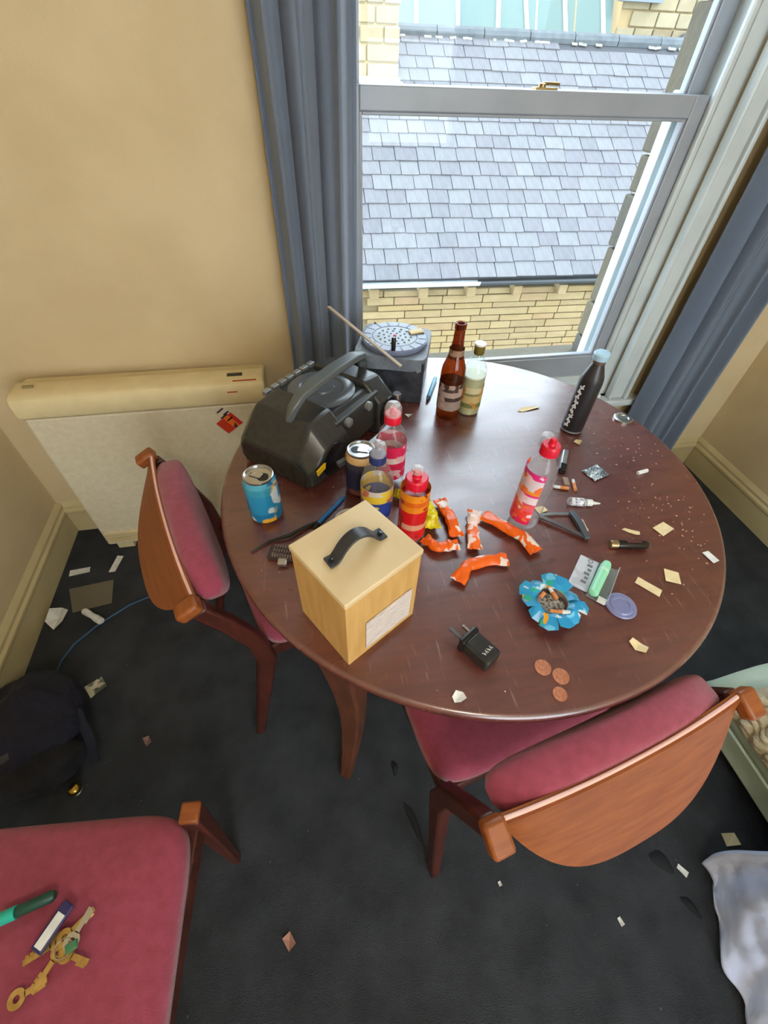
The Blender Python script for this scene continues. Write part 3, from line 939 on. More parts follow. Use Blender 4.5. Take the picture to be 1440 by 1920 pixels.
tl = tag(MB().lathe([(0.0001, 0.002), (0.012, 0.002), (0.013, 0.0035), (0.022, 0.004), (0.024, 0.001), (0.0255, 0.0005), (0.0255, 0.0045), (0.023, 0.006), (0.014, 0.0055), (0.0125, 0.0035), (0.0001, 0.0035)], 40, cap=False).build('tin_lid', STEEL), 'round silver tin lid with a dark centre beside the curtain', 'lid', loc=(0.856, 0.860, TZ))
MB().lathe([(0.0105, 0.0037), (0.0105, 0.0042), (0.0001, 0.0042)], 24, cap=False).build('dark_centre', mat('dark_grey_print', srgb(80, 84, 82), 0.5), tl)

# ------------------------------------------------------------------ sweet wrappers
ORW = mat('orange_wrapper', srgb(236, 100, 16), 0.28, srgb(240, 224, 214), 34, 0.25, 60, lo=0.60, hi=0.625, detail=2.0)
ORW2 = mat('pale_orange_wrapper', srgb(238, 110, 40), 0.28, srgb(240, 214, 204), 40, 0.25, 60, lo=0.46, hi=0.50, detail=2.0)
YLW = mat('yellow_wrapper', srgb(226, 214, 20), 0.25, srgb(196, 170, 10), 40, 0.3, 60, lo=0.5, hi=0.6, detail=2.0)


def wrapper(name, pts, w, m, label, seed, group, h=0.010):
    pts = [Vector(p) for p in pts]
    c = sum(pts, Vector()) / len(pts)
    n = 22
    seg = 14
    rnd = random.Random(seed)
    path = []
    for i in range(n):
        t = i / (n - 1) * (len(pts) - 1)
        j = min(int(t), len(pts) - 2)
        path.append(pts[j].lerp(pts[j + 1], t - j))
    path = [path[0]] + [(path[i - 1] + path[i] * 2 + path[i + 1]) / 4 for i in range(1, n - 1)] + [path[-1]]
    vs, fs = [], []
    for i, p in enumerate(path):
        d = (path[min(i + 1, n - 1)] - path[max(i - 1, 0)])
        d.z = 0
        d.normalize()
        s = Vector((-d.y, d.x, 0))
        t = i / (n - 1)
        e = min(1.0, max(0.0, (min(t, 1 - t) - 0.06) / 0.14))
        ww = w * (1.12 - 0.22 * e) * (1 + 0.12 * noise.noise(Vector((t * 6, seed, 0))))
        hh = 0.0008 + h * e * (0.8 + 0.5 * noise.noise(Vector((t * 7, seed, 4))))
        tw = 0.5 * noise.noise(Vector((t * 2, seed, 9)))
        for j in range(seg):
            a = 2 * pi * j / seg
            k = 1 + 0.22 * noise.noise(Vector((t * 9, 2 * cos(a), 2 * sin(a) + seed * 3)))
            x, z = ww * cos(a) * k, hh * sin(a) * k
            z += (1 - e) * 0.002 * sin(6 * cos(a) + seed)
            x2, z2 = x * cos(tw * e) - z * sin(tw * e), x * sin(tw * e) * 0.6 + z * cos(tw * e)
            vs.append(p - c + s * x2 + Vector((0, 0, z2)))
    for i in range(n - 1):
        for j in range(seg):
            q = (j + 1) % seg
            fs.append((i * seg + j, i * seg + q, (i + 1) * seg + q, (i + 1) * seg + j))
    fs += [tuple(range(seg))[::-1], tuple((n - 1) * seg + j for j in range(seg))]
    mz = min(v.z for v in vs)
    vs = [v - Vector((0, 0, mz)) for v in vs]
    o = MB().add(vs, fs).build(name, m, smooth=25)
    o.location = (c.x, c.y, TZ + 0.0004 + max(0.0, c.z - TZ))
    tag(o, label, 'wrapper', group)
    return o


G = 'orange sweet wrappers on the table'
z = TZ
wrapper('sweet_wrapper', [(0.262, 0.628, z), (0.272, 0.575, z), (0.270, 0.520, z)], 0.0135, ORW, 'orange sweet wrapper lying next to the yellow one', 1, G)
wrapper('sweet_wrapper', [(0.330, 0.585, z), (0.308, 0.535, z), (0.296, 0.484, z)], 0.0135, ORW2, 'pale orange and white sweet wrapper touching two orange ones', 2, G)
wrapper('sweet_wrapper', [(0.204, 0.528, z), (0.222, 0.500, z), (0.268, 0.500, z)], 0.0125, ORW, 'bent orange sweet wrapper against the corner of the wooden box', 3, G)
wrapper('sweet_wrapper', [(0.240, 0.418, z), (0.270, 0.450, z), (0.305, 0.455, z), (0.352, 0.452, z)], 0.0135, ORW, 'orange sweet wrapper folded in the middle above the black plug', 4, G)
wrapper('sweet_wrapper', [(0.345, 0.572, z), (0.375, 0.532, z), (0.402, 0.502, z), (0.416, 0.458, z)], 0.0150, ORW, 'long plump orange sweet wrapper beside the pink-labelled bottle', 5, G)
wrapper('yellow_wrapper', [(0.226, 0.628, z), (0.232, 0.585, z), (0.226, 0.545, z)], 0.016, YLW, 'crumpled yellow wrapper leaning by the red juice bottle', 6, 'yellow wrappers', 0.016)
wrapper('yellow_wrapper', [(0.170, 0.660, z), (0.188, 0.652, z), (0.206, 0.640, z)], 0.012, YLW, 'small yellow wrapper scrap behind the red juice bottle', 7, 'yellow wrappers', 0.012)

# ------------------------------------------------------------------ small things on the table


def scrap(name, poly, m, label, cat, z=TZ, curl=0.002, group=None, th=0.0006, seed=0):
    cx = sum(p[0] for p in poly) / len(poly)
    cy = sum(p[1] for p in poly) / len(poly)
    k = len(poly)
    top = [(x - cx, y - cy, th + curl * (0.5 + 0.5 * sin(i * 2.3 + seed))) for i, (x, y) in enumerate(poly)]
    bot = [(x, y, zz - th) for x, y, zz in top]
    vs = top + [(0, 0, th)] + bot + [(0, 0, 0)]
    fs = []
    for i in range(k):
        j = (i + 1) % k
        fs += [(i, j, k), (k + 1 + j, k + 1 + i, 2 * k + 1), (j, i, k + 1 + i, k + 1 + j)]
    o = MB().add(vs, fs).build(name, m, smooth=0)
    return tag(o, label, cat, group, loc=(cx, cy, z + 0.0003))


def quad(cx, cy, w, h, a):
    c, s = cos(rad(a)), sin(rad(a))
    return [(cx + c * x - s * y, cy + s * x + c * y) for x, y in ((-w, -h), (w, -h * 0.9), (w * 0.95, h), (-w, h))]


G = 'buff card scraps on the table'
scrap('card_scrap', quad(0.716, 0.478, 0.019, 0.013, 20), CARD, 'square buff card scrap above the black lighter', 'scrap', group=G)
scrap('card_scrap', quad(0.656, 0.364, 0.014, 0.015, -28), CARD, 'square buff card scrap between the oblong scrap and the table edge', 'scrap', group=G, seed=1)
scrap('card_scrap', quad(0.596, 0.351, 0.023, 0.009, -52), CARD, 'oblong buff card scrap next to the clear plastic lid', 'scrap', group=G, seed=2)
scrap('paper_scrap', quad(0.765, 0.394, 0.009, 0.014, 10), PAPER, 'small white paper scrap close to the table edge over the carpet', 'scrap', seed=1)
scrap('card_scrap', [(0.625, 0.490), (0.634, 0.494), (0.650, 0.482), (0.660, 0.479), (0.656, 0.471), (0.646, 0.472), (0.636, 0.481)], CARD, 'thin torn buff strip just above the black lighter', 'scrap', group=G, seed=3)
scrap('card_scrap', [(0.494, 0.256), (0.502, 0.260), (0.516, 0.249), (0.519, 0.239), (0.510, 0.232), (0.498, 0.241)], CARD, 'torn folded buff scrap between the coins and the clear lid', 'scrap', group=G, curl=0.008)
scrap('card_scrap', [(0.578, 0.938), (0.600, 0.949), (0.642, 0.951), (0.648, 0.944), (0.622, 0.938), (0.590, 0.932)], CARD, 'buff card strip lying alone behind the bottles toward the window', 'scrap', group=G, curl=0.004)
scrap('foil_scrap', [(0.170, 0.220), (0.178, 0.228), (0.190, 0.225), (0.191, 0.214), (0.181, 0.210), (0.172, 0.212)], PAPER, 'tiny white foil scrap at the table edge below the plug', 'scrap', curl=0.007)
scrap('paper_scrap', quad(0.272, 0.957, 0.008, 0.007, 30), PAPER, 'tiny white scrap beside the dark taped box', 'scrap', curl=0.008)
scrap('card_scrap', quad(0.480, 0.572, 0.012, 0.009, 10), CARD, 'buff scrap tucked behind the open nail clippers', 'scrap', group=G)
scrap('card_scrap', quad(0.545, 0.515, 0.010, 0.018, -10), CARD, 'buff scrap framed inside the open nail clippers', 'scrap', group=G)
scrap('card_scrap', quad(0.678, 0.782, 0.010, 0.008, 40), CARD, 'small stained buff scrap behind the dark lighter by the black bottle', 'scrap', group=G, curl=0.005)

FOIL = mat('crumpled_foil', srgb(196, 208, 214), 0.25, srgb(110, 122, 130), 70, 0.6, 90, metal=0.5, lo=0.4, hi=0.6)
b = MB()


def foilf(u, v):
    x, y = (u - 0.5) * 0.050, (v - 0.5) * 0.040
    return (x, y, 0.002 + 0.005 * abs(noise.noise(Vector((u * 6, v * 6, 1.3)))) + 0.002 * noise.noise(Vector((u * 13, v * 13, 4))))


tag(MB().grid(foilf, 14, 12).build('foil_sachet', FOIL, smooth=0, solid=0.0006), 'crumpled silver foil sachet between bottle and white stub', 'sachet', loc=(0.662, 0.664, TZ), rz=rad(18))
# white cigarette stub
s = thing('cigarette_stub', 'white cigarette stub lying alone beyond the foil sachet', 'cigarette', (0.776, 0.648, TZ + 0.0045), rad(10))
RX = Matrix.Rotation(rad(90), 3, 'Y')
MB().lathe([(0.0042, -0.015), (0.0045, -0.014), (0.0045, 0.013), (0.004, 0.014)], 14, mtx=RX).build('paper_roll', PAPER, s)
MB().lathe([(0.0035, 0.0142), (0.001, 0.018)], 10, mtx=RX).build('ash_tip', CARD, s)
# butts by the bottle
TANB = mat('tan_filter', srgb(222, 150, 92), 0.7, srgb(204, 128, 72), 120)


def butt(loc, rz, ln, label, tip=True, tilt=0.0, g='cigarette ends by the pink-labelled bottle'):
    o = thing('cigarette_end', label, 'cigarette', loc, rz, g)
    o.rotation_euler = (0, tilt, rz)
    MB().lathe([(0.0040, 0), (0.0040, ln * 0.62)], 12, mtx=RX).build('filter', TANB, o)
    MB().lathe([(0.0038, ln * 0.62), (0.0036, ln), (0.002, ln + 0.002)], 12, mtx=RX).build('burnt_paper', PAPER if tip else mat('ash_grey', srgb(120, 112, 106), 0.9), o)
    return o


butt((0.570, 0.622, TZ + 0.0042), rad(160), 0.032, 'orange cigarette end pointing at the pink-labelled bottle')
butt((0.583, 0.615, TZ + 0.0042), rad(72), 0.034, 'orange cigarette end standing out from the little pile by the vial')
o = MB().box((0, 0, 0.004), (0.012, 0.024, 0.008)).build('matchbox_strip', mat('grey_brown_card', srgb(146, 120, 106), 0.7), smooth=0, bevel=0.001)
tag(o, 'little grey-brown card strip behind the orange cigarette ends', 'card', loc=(0.574, 0.645, TZ), rz=rad(-15))
L1 = thing('pocket_lighter', 'dark lighter with a silver side standing near the pink-labelled bottle', 'lighter', (0.603, 0.713, TZ), rad(57))
MB().box((0.012, 0, 0.006), (0.058, 0.014, 0.012)).build('lighter_body', mat('grey_metal', srgb(150, 152, 152), 0.35, metal=0.6), L1, smooth=0, bevel=0.003)
MB().box((-0.030, 0, 0.007), (0.026, 0.017, 0.014)).build('lighter_head', BLACKG, L1, smooth=0, bevel=0.003)
VP = thing('vape_liquid_vial', 'small labelled vial with a white pointed nozzle lying on its side', 'vial', (0.566, 0.574, TZ + 0.0095), rad(-15))
MB().lathe([(0.006, -0.022), (0.009, -0.020), (0.009, 0.016), (0.006, 0.019)], 20, mtx=RX).build('vial_body', CLEARB, VP)
MB().lathe([(0.0093, -0.016), (0.0093, 0.011)], 20, mtx=RX, cap=False).build('vial_label', bands('vial_print', [(0, srgb(196, 198, 206)), (0.5, srgb(60, 58, 66))], 0.02, 0.4, [srgb(90, 90, 150), srgb(230, 230, 230)], 120, (0.52, 0.56)), VP)
MB().lathe([(0.0075, 0.018), (0.0075, 0.030), (0.004, 0.032), (0.0015, 0.048)], 16, mtx=RX).build('nozzle', mat('white_nozzle', srgb(222, 228, 226), 0.4), VP)
NC = thing('nail_clippers', 'open steel nail clippers lying in a V beside the vial', 'clippers', (0.535, 0.545, TZ + 0.004), 0)
MB().tube([(0.002, 0.002, 0), (-0.035, 0.008, 0.001), (-0.072, 0.008, 0.003)], (0.0035, 0.0014)).build('lever', STEEL, NC, smooth=40)
MB().tube([(0.000, -0.066, 0.002), (-0.035, -0.030, 0.0035), (-0.072, 0.004, 0.004)], (0.0045, 0.0018)).build('jaw', mat('dull_steel', srgb(120, 112, 112), 0.35, metal=0.8), NC, smooth=40)
MB().tube([(0.004, 0.006, 0.0025), (0.004, -0.03, 0.004), (0.000, -0.070, 0.0025)], [(0.006, 0.004), (0.007, 0.005), (0.006, 0.004)]).build('grip', mat('grey_blue_grip', srgb(92, 100, 108), 0.35, metal=0.5), NC, smooth=40, bevel=0.001)
L2 = thing('pocket_lighter', 'black lighter with a brass end lying between card scraps', 'lighter', (0.614, 0.445, TZ + 0.009), rad(-11))
MB().lathe([(0.006, -0.028), (0.0085, -0.026), (0.009, 0.030), (0.007, 0.034)], 20, mtx=RX).build('lighter_body', BLACKG, L2)
MB().lathe([(0.0075, -0.042), (0.0082, -0.040), (0.0082, -0.027)], 16, mtx=RX).build('brass_end', mat('dark_brass', srgb(150, 126, 92), 0.3, metal=0.8), L2)
MB().box((0.004, 0, 0.0085), (0.030, 0.004, 0.0016)).build('red_stripe', mat('dull_red', srgb(96, 40, 40), 0.5), L2, smooth=0)
# blue foil ashtray cut from a can
AT = thing('can_ashtray', 'flower-shaped ashtray folded from a blue printed can', 'ashtray', (0.391, 0.343, TZ), rad(8))
ASHP = mat('blue_can_petals', srgb(36, 150, 208), 0.28, srgb(96, 186, 224), 22, lo=0.45, hi=0.55, detail=1.0)
PET = bands('petal_print', [(0, srgb(44, 156, 210))], 1.0, 0.28, [srgb(110, 196, 232), srgb(240, 168, 30), srgb(40, 170, 150), srgb(206, 228, 240)], 34, (0.63, 0.65))
NP = 11
for i in range(NP):
    a0 = 2 * pi * i / NP
    rl = 0.050 + 0.008 * ((i * 5) % 3) / 2
    w = pi / NP * 1.18
    zt = 0.014 + 0.006 * ((i * 7) % 3)
    ring = [(0.026, 0.020), (0.036, 0.024), (rl, zt)]
    vs = []
    for r, zz in ring:
        for t in (-1, 0, 1):
            a = a0 + t * w * (1.0 if r < 0.04 else 0.80)
            vs.append((r * (1.06 if t == 0 and r > 0.04 else 1.0) * cos(a), r * (1.06 if t == 0 and r > 0.04 else 1.0) * sin(a), zz + 0.003 * t * (1 if i % 2 else -1)))
    fs = [(j * 3 + k, j * 3 + k + 1, j * 3 + k + 4, j * 3 + k + 3) for j in range(2) for k in range(2)]
    MB().add(vs, fs).build('petal', PET, AT, smooth=0, solid=0.0005)
MB().lathe([(0.001, 0.002), (0.022, 0.001), (0.026, 0.006), (0.027, 0.022), (0.0255, 0.022), (0.0245, 0.007), (0.001, 0.005)], 32, cap=False).build('bowl', mat('can_aluminium', srgb(196, 190, 184), 0.3, srgb(120, 96, 80), 60, 0.2, 120, metal=0.8), AT)
ASH = mat('cigarette_ash', srgb(214, 214, 212), 0.95, srgb(74, 70, 68), 160, 0.8, 200)
stuff(MB().grid(lambda u, v: (0.024 * v * cos(2 * pi * u), 0.024 * v * sin(2 * pi * u), 0.010 + 0.006 * noise.noise(Vector((v * cos(2 * pi * u) * 4, v * sin(2 * pi * u) * 4, 3)))), 28, 8, cu=True).build('ash', ASH, AT, smooth=0))
g2 = 'cigarette ends in the blue ashtray'
butt((0.376, 0.325, TZ + 0.0195), rad(-14), 0.034, 'orange cigarette end across the near rim of the blue ashtray', True, -0.05, g2)
butt((0.383, 0.362, TZ + 0.019), rad(215), 0.024, 'brown cigarette end at the far side inside the blue ashtray', False, -0.05, g2)
butt((0.400, 0.346, TZ + 0.020), rad(100), 0.022, 'pale cigarette end in the middle of the blue ashtray', True, -0.1, g2)
# rolling paper packet and green lighter inside it
RP = thing('rolling_paper_packet', 'open white rolling paper packet with a clear flap beside the ashtray', 'packet', (0.500, 0.388, TZ), rad(-135))
# local x = along (towards lower side), local y = across
PKT = mat('packet_print', srgb(204, 210, 222), 0.4, srgb(186, 192, 204), 50, lo=0.5, hi=0.58)
MB().box((0.0, -0.017, 0.003), (0.080, 0.036, 0.004)).build('printed_flap', PKT, RP, smooth=0, bevel=0.0005)
MB().box((0.002, 0.018, 0.002), (0.092, 0.034, 0.003)).build('tray', mat('tray_grey', srgb(120, 124, 124), 0.4), RP, smooth=0, bevel=0.0005)
MB().box((0.002, 0.036, 0.008), (0.092, 0.0015, 0.014)).build('clear_side', CLEARB, RP, smooth=0)
MB().box((0.044, 0.028, 0.005), (0.012, 0.014, 0.004)).build('white_tab', PAPER, RP, smooth=0)
b = MB()
for i in range(5):
    b.box((-0.022 + 0.011 * i, -0.012 + 0.002 * (i % 2), 0.0053), (0.006, 0.010 - 0.003 * (i % 2), 0.0006))
b.lathe([(0.005, 0.0051), (0.005, 0.0057), (0.0035, 0.0057)], 14, (-0.034, -0.014, 0), cap=False)
b.build('printed_mark', mat('grey_print', srgb(120, 124, 136), 0.6), RP, smooth=0)
gl = thing('filter_tube', 'pale green tube lying in the open rolling paper packet', 'tube', (0.500, 0.369, TZ + 0.0125), rad(-136))
gl.location = (0.5080, 0.3800, TZ + 0.0135)
gl.rotation_euler = (0, 0, rad(43))
MB().lathe([(0.006, -0.046), (0.0090, -0.044), (0.0095, 0.030), (0.0075, 0.040), (0.002, 0.044)], 20, mtx=RX).build('tube_body', mat('mint_plastic', srgb(150, 226, 186), 0.35), gl)
MB().lathe([(0.0094, 0.012), (0.0098, 0.013), (0.0098, 0.018), (0.0094, 0.019)], 20, mtx=RX, cap=False).build('tube_collar', mat('pale_mint', srgb(186, 236, 208), 0.35), gl)
tag(MB().lathe([(0.0001, 0.002), (0.014, 0.002), (0.0155, 0.0045), (0.018, 0.0045), (0.0195, 0.0015), (0.026, 0.001), (0.0275, 0.003), (0.026, 0.0055), (0.021, 0.0048), (0.019, 0.0075), (0.015, 0.0075), (0.0135, 0.0045), (0.0001, 0.004)], 44, cap=False).build('plastic_cover', clear('lilac_plastic', (0.80, 0.82, 0.95, 1), 0.1, 1.5, 0.45, srgb(170, 178, 222))), 'clear lilac plastic lid lying flat beside the rolling paper packet', 'lid', loc=(0.520, 0.322, TZ))
G = 'copper coins on the table'
for (x, y), r, lb in (((0.330, 0.240), 0.0132, 'copper coin of the trio lying closest to the black plug'), ((0.3525, 0.2215), 0.0132, 'copper coin in the middle of the trio, dark worn face'), ((0.338, 0.1955), 0.0112, 'smallest copper coin, closest to the tucked-in chair')):
    c = MB().lathe([(0.0001, 0.0), (r, 0.0), (r, 0.0016), (r * 0.92, 0.0019), (r * 0.90, 0.0015), (0.0001, 0.0015)], 36, cap=False).build('coin', COPPER)
    tag(c, lb, 'coin', G, loc=(x, y, TZ + 0.0002))
    b = MB().lathe([(r * 0.42, 0.0015), (r * 0.40, 0.0021), (0.0001, 0.0023)], 14, (-r * 0.1, 0, 0), cap=False)
    b.box((r * 0.45, 0, 0.0017), (r * 0.22, r * 0.5, 0.0006))
    b.build('coin_relief', COPPER, c)
# plug adapter
PG = thing('plug_adapter', 'black wall plug adapter lying on its side with steel pins', 'plug', (0.233, 0.281, TZ), rad(-58))
MB().box((0.003, 0, 0.015), (0.052, 0.036, 0.030)).build('adapter_body', BLACKP, PG, smooth=0, bevel=0.006, seg=3)
MB().box((-0.024, 0, 0.016), (0.012, 0.041, 0.032)).build('pin_plate', BLACKG, PG, smooth=0, bevel=0.004)
MB().box((-0.042, -0.010, 0.022), (0.028, 0.0065, 0.0045)).build('earth_pin', mat('grey_pin', srgb(90, 92, 96), 0.4), PG, smooth=0, bevel=0.001)
MB().box((-0.037, 0.013, 0.014), (0.018, 0.0045, 0.007)).build('live_pin', STEEL, PG, smooth=0, bevel=0.001)
b = MB()
for i in range(4):
    y = -0.008 + 0.0055 * i
    b.box((0.012, y, 0.0303), (0.006, 0.0012, 0.0006), (0.3, -0.35, 0.3, -0.2)[i]).box((0.0135, y + 0.0018, 0.0303), (0.0045, 0.001, 0.0006), (-0.4, 0.4, 0.1, 0.5)[i])
b.build('printed_mark', mat('pale_ink', srgb(190, 190, 186), 0.5), PG, smooth=0)
# pens, brush, leads, ring near the box and the boombox
P1 = thing('blue_pen', 'blue pen poking out behind the wooden box', 'pen', (0.030, 0.640, TZ + 0.0045), rad(48))
MB().lathe([(0.0038, -0.046), (0.0042, -0.044), (0.0042, 0.034), (0.003, 0.046)], 12, mtx=RX).build('pen_barrel', mat('blue_plastic', srgb(30, 120, 196), 0.3), P1)
MB().lathe([(0.0044, -0.046), (0.0044, -0.058), (0.002, -0.064)], 12, mtx=RX).build('pen_tip', BLACKG, P1)
P2 = thing('light_blue_pen', 'light blue pen lying between the dark taped box and beer bottle', 'pen', (0.366, 1.072, TZ + 0.0065), rad(64))
MB().lathe([(0.0055, -0.045), (0.006, -0.043), (0.006, 0.060), (0.004, 0.066)], 12, mtx=RX).build('pen_barrel', mat('sky_blue_plastic', srgb(110, 186, 224), 0.3), P2)
MB().lathe([(0.0055, -0.045), (0.003, -0.062)], 12, mtx=RX).build('pen_tip', mat('navy_tip', srgb(24, 50, 70), 0.4), P2)
BRS = thing('pocket_brush', 'small dark brush with a silver end lying beside the wooden box', 'brush', (-0.072, 0.536, TZ), rad(-20))
MB().box((0, 0, 0.006), (0.060, 0.030, 0.010)).build('brush_back', mat('dark_brown_wood', srgb(58, 44, 40), 0.6), BRS, smooth=0, bevel=0.003)
b = MB()
for i in range(9):
    for j in range(3):
        b.box((-0.018 + 0.005 * i, -0.010 + 0.010 * j, 0.0135), (0.0022, 0.006, 0.008))
stuff(b.build('bristles', mat('grey_bristle', srgb(120, 102, 92), 0.9), BRS, smooth=0))
MB().box((0.004, -0.021, 0.009), (0.017, 0.016, 0.008), 0.2).build('silver_end', STEEL, BRS, smooth=0, bevel=0.001)
cb = [(-0.135, 0.553, 0.003), (-0.10, 0.575, 0.004), (-0.06, 0.580, 0.008), (-0.03, 0.598, 0.006), (0.0, 0.612, 0.004), (0.02, 0.628, 0.004)]
tag(MB().tube(cb, [0.0015, 0.0025, 0.004, 0.0035, 0.003, 0.002], 8).build('black_lead', BLACKP), 'short black lead curling from behind the wooden box', 'cable', loc=(0, 0, TZ))
o = MB().lathe([(0.030, 0.0), (0.033, 0.001), (0.033, 0.005), (0.030, 0.006), (0.028, 0.003), (0.030, 0.0)], 36, cap=False).build('bottle_ring', mat('offwhite_plastic', srgb(214, 206, 200), 0.4))
tag(o, 'off-white plastic ring lying behind the wooden box', 'ring', loc=(0.066, 0.606, TZ))

# crumbs: too many to count
b = MB()
rnd = random.Random(3)
for cx, cy, sx, sy, n in ((0.80, 0.72, 0.06, 0.05, 40), (0.80, 0.50, 0.06, 0.07, 70), (0.35, 0.5, 0.3, 0.3, 40), (0.2, 0.2, 0.04, 0.03, 10), (0.72, 0.45, 0.05, 0.08, 30)):
    for i in range(n):
        x, y = rnd.gauss(cx, sx), rnd.gauss(cy, sy)
        if (x - TX) ** 2 + (y - TY) ** 2 > 0.53 ** 2:
            continue
        w = rnd.uniform(0.0006, 0.0022)
        b.box((x, y, TZ + 0.0006), (w * rnd.uniform(1, 2.6), w, 0.0011), rnd.uniform(0, 3))
o = b.build('crumbs', mat('crumb_tan', srgb(196, 160, 140), 0.8), smooth=0)
stuff(o, 'pale tobacco crumbs scattered over the table top', 'crumbs')

# ------------------------------------------------------------------ keys on the loose chair's seat
SZ = 0.474
BRASS = mat('brass_key', srgb(206, 172, 104), 0.35, srgb(176, 140, 76), 60, metal=0.6)
KY = thing('key_bunch', 'bunch of brass keys with tags lying on the pink chair seat', 'keys', (-0.46, 0.05, SZ))


def key(x, y, a, ln, m, z=0.004, name='key'):
    R = Matrix.Translation((x, y, z)) @ Matrix.Rotation(a, 4, 'Z')
    b = MB()
    b.lathe([(0.0045, -0.001), (0.0115, -0.001), (0.0115, 0.001), (0.0045, 0.001), (0.0045, -0.001)], 18, cap=False)
    b.box((0.010 + ln / 2, 0, 0), (ln, 0.0075, 0.002))
    for i in range(3):
        b.box((0.010 + ln * (0.5 + 0.17 * i), -0.005, 0), (0.005, 0.004, 0.0019))
    b.v = [tuple(R @ Vector(v)) for v in b.v]
    return b.build(name, m, KY, smooth=30)


key(0.000, 0.012, rad(200), 0.036, BRASS, 0.005)
key(0.010, 0.014, rad(38), 0.034, BRASS, 0.008)
key(0.015, -0.004, rad(-25), 0.028, BRASS, 0.005)
key(0.006, 0.000, rad(236), 0.036, BRASS, 0.0075)
key(0.022, 0.008, rad(62), 0.030, STEEL, 0.010, 'silver_key')
key(-0.040, -0.040, rad(20), 0.028, BRASS, 0.004)
MB().box((-0.008, 0.030, 0.014), (0.060, 0.020, 0.006), rad(56)).build('key_tag', mat('navy_tag', srgb(46, 42, 92), 0.4), KY, smooth=0, bevel=0.002)
MB().box((-0.010, 0.026, 0.0175), (0.042, 0.013, 0.0016), rad(56)).build('tag_label', PAPER, KY, smooth=0)
MB().tube([(0.012 + 0.012 * cos(t * 0.5236), 0.002 + 0.012 * sin(t * 0.5236), 0.011) for t in range(13)], 0.0009, 6).build('split_ring', STEEL, KY)
MB().box((0.024, 0.002, 0.012), (0.016, 0.012, 0.006), 0.4).build('green_key_cap', mat('green_cap', srgb(66, 122, 84), 0.4), KY, smooth=0, bevel=0.002)
TEAL = thing('teal_lighter', 'teal-ended dark green lighter beside the keys on the chair seat', 'lighter', (-0.517, 0.112, SZ + 0.008), rad(12))
MB().lathe([(0.007, -0.016), (0.0085, -0.012), (0.0085, 0.034), (0.006, 0.038)], 16, mtx=RX).build('lighter_body', mat('dark_green', srgb(22, 72, 60), 0.4), TEAL)
MB().lathe([(0.009, -0.036), (0.0095, -0.034), (0.0095, -0.015)], 16, mtx=RX).build('teal_end', mat('teal_plastic', srgb(40, 186, 166), 0.35), TEAL)

# ------------------------------------------------------------------ floor: litter, bag, cable
scrap('paper_slip', quad(-0.924, 1.171, 0.036, 0.014, 6), PAPER, 'white paper slip on the carpet closest to the wall corner', 'scrap', z=0)
scrap('paper_slip', quad(-0.797, 1.186, 0.012, 0.040, -12), PAPER, 'narrow white paper slip on the carpet beneath the heater', 'scrap', z=0)
scrap('card_sheet', [(-0.941, 1.093), (-0.79, 1.11), (-0.775, 1.005), (-0.90, 0.985)], mat('grey_card', srgb(112, 106, 90), 0.8), 'grey-brown card sheet on the carpet below the heater', 'card', z=0)
o = scrap('crumpled_tissue', [(-0.975, 0.955), (-0.968, 1.0), (-0.945, 1.015), (-0.905, 0.985), (-0.915, 0.945), (-0.945, 0.925)], PAPER, 'crumpled white tissue on the carpet against the baseboard', 'tissue', z=0, curl=0.03)
WL = thing('white_connector', 'white connector block lying over the blue cable on the carpet', 'connector', (-0.815, 0.945, 0.0225), rad(-38))
MB().lathe([(0.010, -0.045), (0.012, -0.040), (0.010, 0.0), (0.013, 0.02), (0.012, 0.042), (0.008, 0.046)], 14, mtx=RX).build('connector_body', PAPER, WL)
MB().box((-0.02, 0, 0.008), (0.02, 0.014, 0.012)).build('latch', PAPER, WL, smooth=0)
cbl = [(-0.42, 1.10, 0.004), (-0.579, 1.034, 0.004), (-0.707, 0.984, 0.004), (-0.801, 0.918, 0.004), (-0.86, 0.855, 0.004), (-0.884, 0.80, 0.004), (-0.888, 0.752, 0.004)]
tag(MB().tube(cbl, 0.0038, 8).build('blue_cable', mat('blue_cable_sheath', srgb(44, 84, 120), 0.5), smooth=60), 'thin blue cable curving over the dark carpet by the baseboard', 'cable')
CDP = mat('printed_card', srgb(206, 200, 176), 0.6, srgb(96, 104, 92), 50, lo=0.5, hi=0.56)
scrap('printed_card', quad(-0.752, 0.690, 0.026, 0.024, 35), CDP, 'small square printed card on the carpet near the dark bag', 'card', z=0, curl=0.008)
scrap('floor_scrap', quad(-0.567, 0.497, 0.008, 0.014, 30), mat('brown_scrap_paper', srgb(150, 120, 110), 0.7), 'small brown scrap on open carpet between bag and table', 'scrap', z=0, curl=0.012)
scrap('floor_scrap', quad(-0.177, -0.005, 0.010, 0.014, 30), mat('pink_scrap_paper', srgb(186, 140, 124), 0.7), 'small pinkish scrap on the carpet beside the chair with keys', 'scrap', z=0, curl=0.012)
scrap('floor_scrap', quad(0.603, -0.12, 0.005, 0.008, 10), PAPER, 'tiny white fleck on the carpet well below the tucked-in chair', 'scrap', z=0, curl=0.005)
scrap('floor_scrap', quad(0.813, -0.063, 0.007, 0.013, 30), PAPER, 'small white flake on the carpet beside the lilac duvet', 'scrap', z=0, curl=0.006)
scrap('floor_scrap', quad(0.341, 0.0, 0.004, 0.005, 10), PAPER, 'tiny white speck on the carpet just below the orange chair back', 'scrap', z=0, curl=0.004)
scrap('floor_scrap', quad(0.985, -0.030, 0.020, 0.014, -8), CARD, 'buff card scrap on the carpet between duvet and green sofa', 'scrap', z=0, curl=0.004)
b = MB()
rnd = random.Random(11)
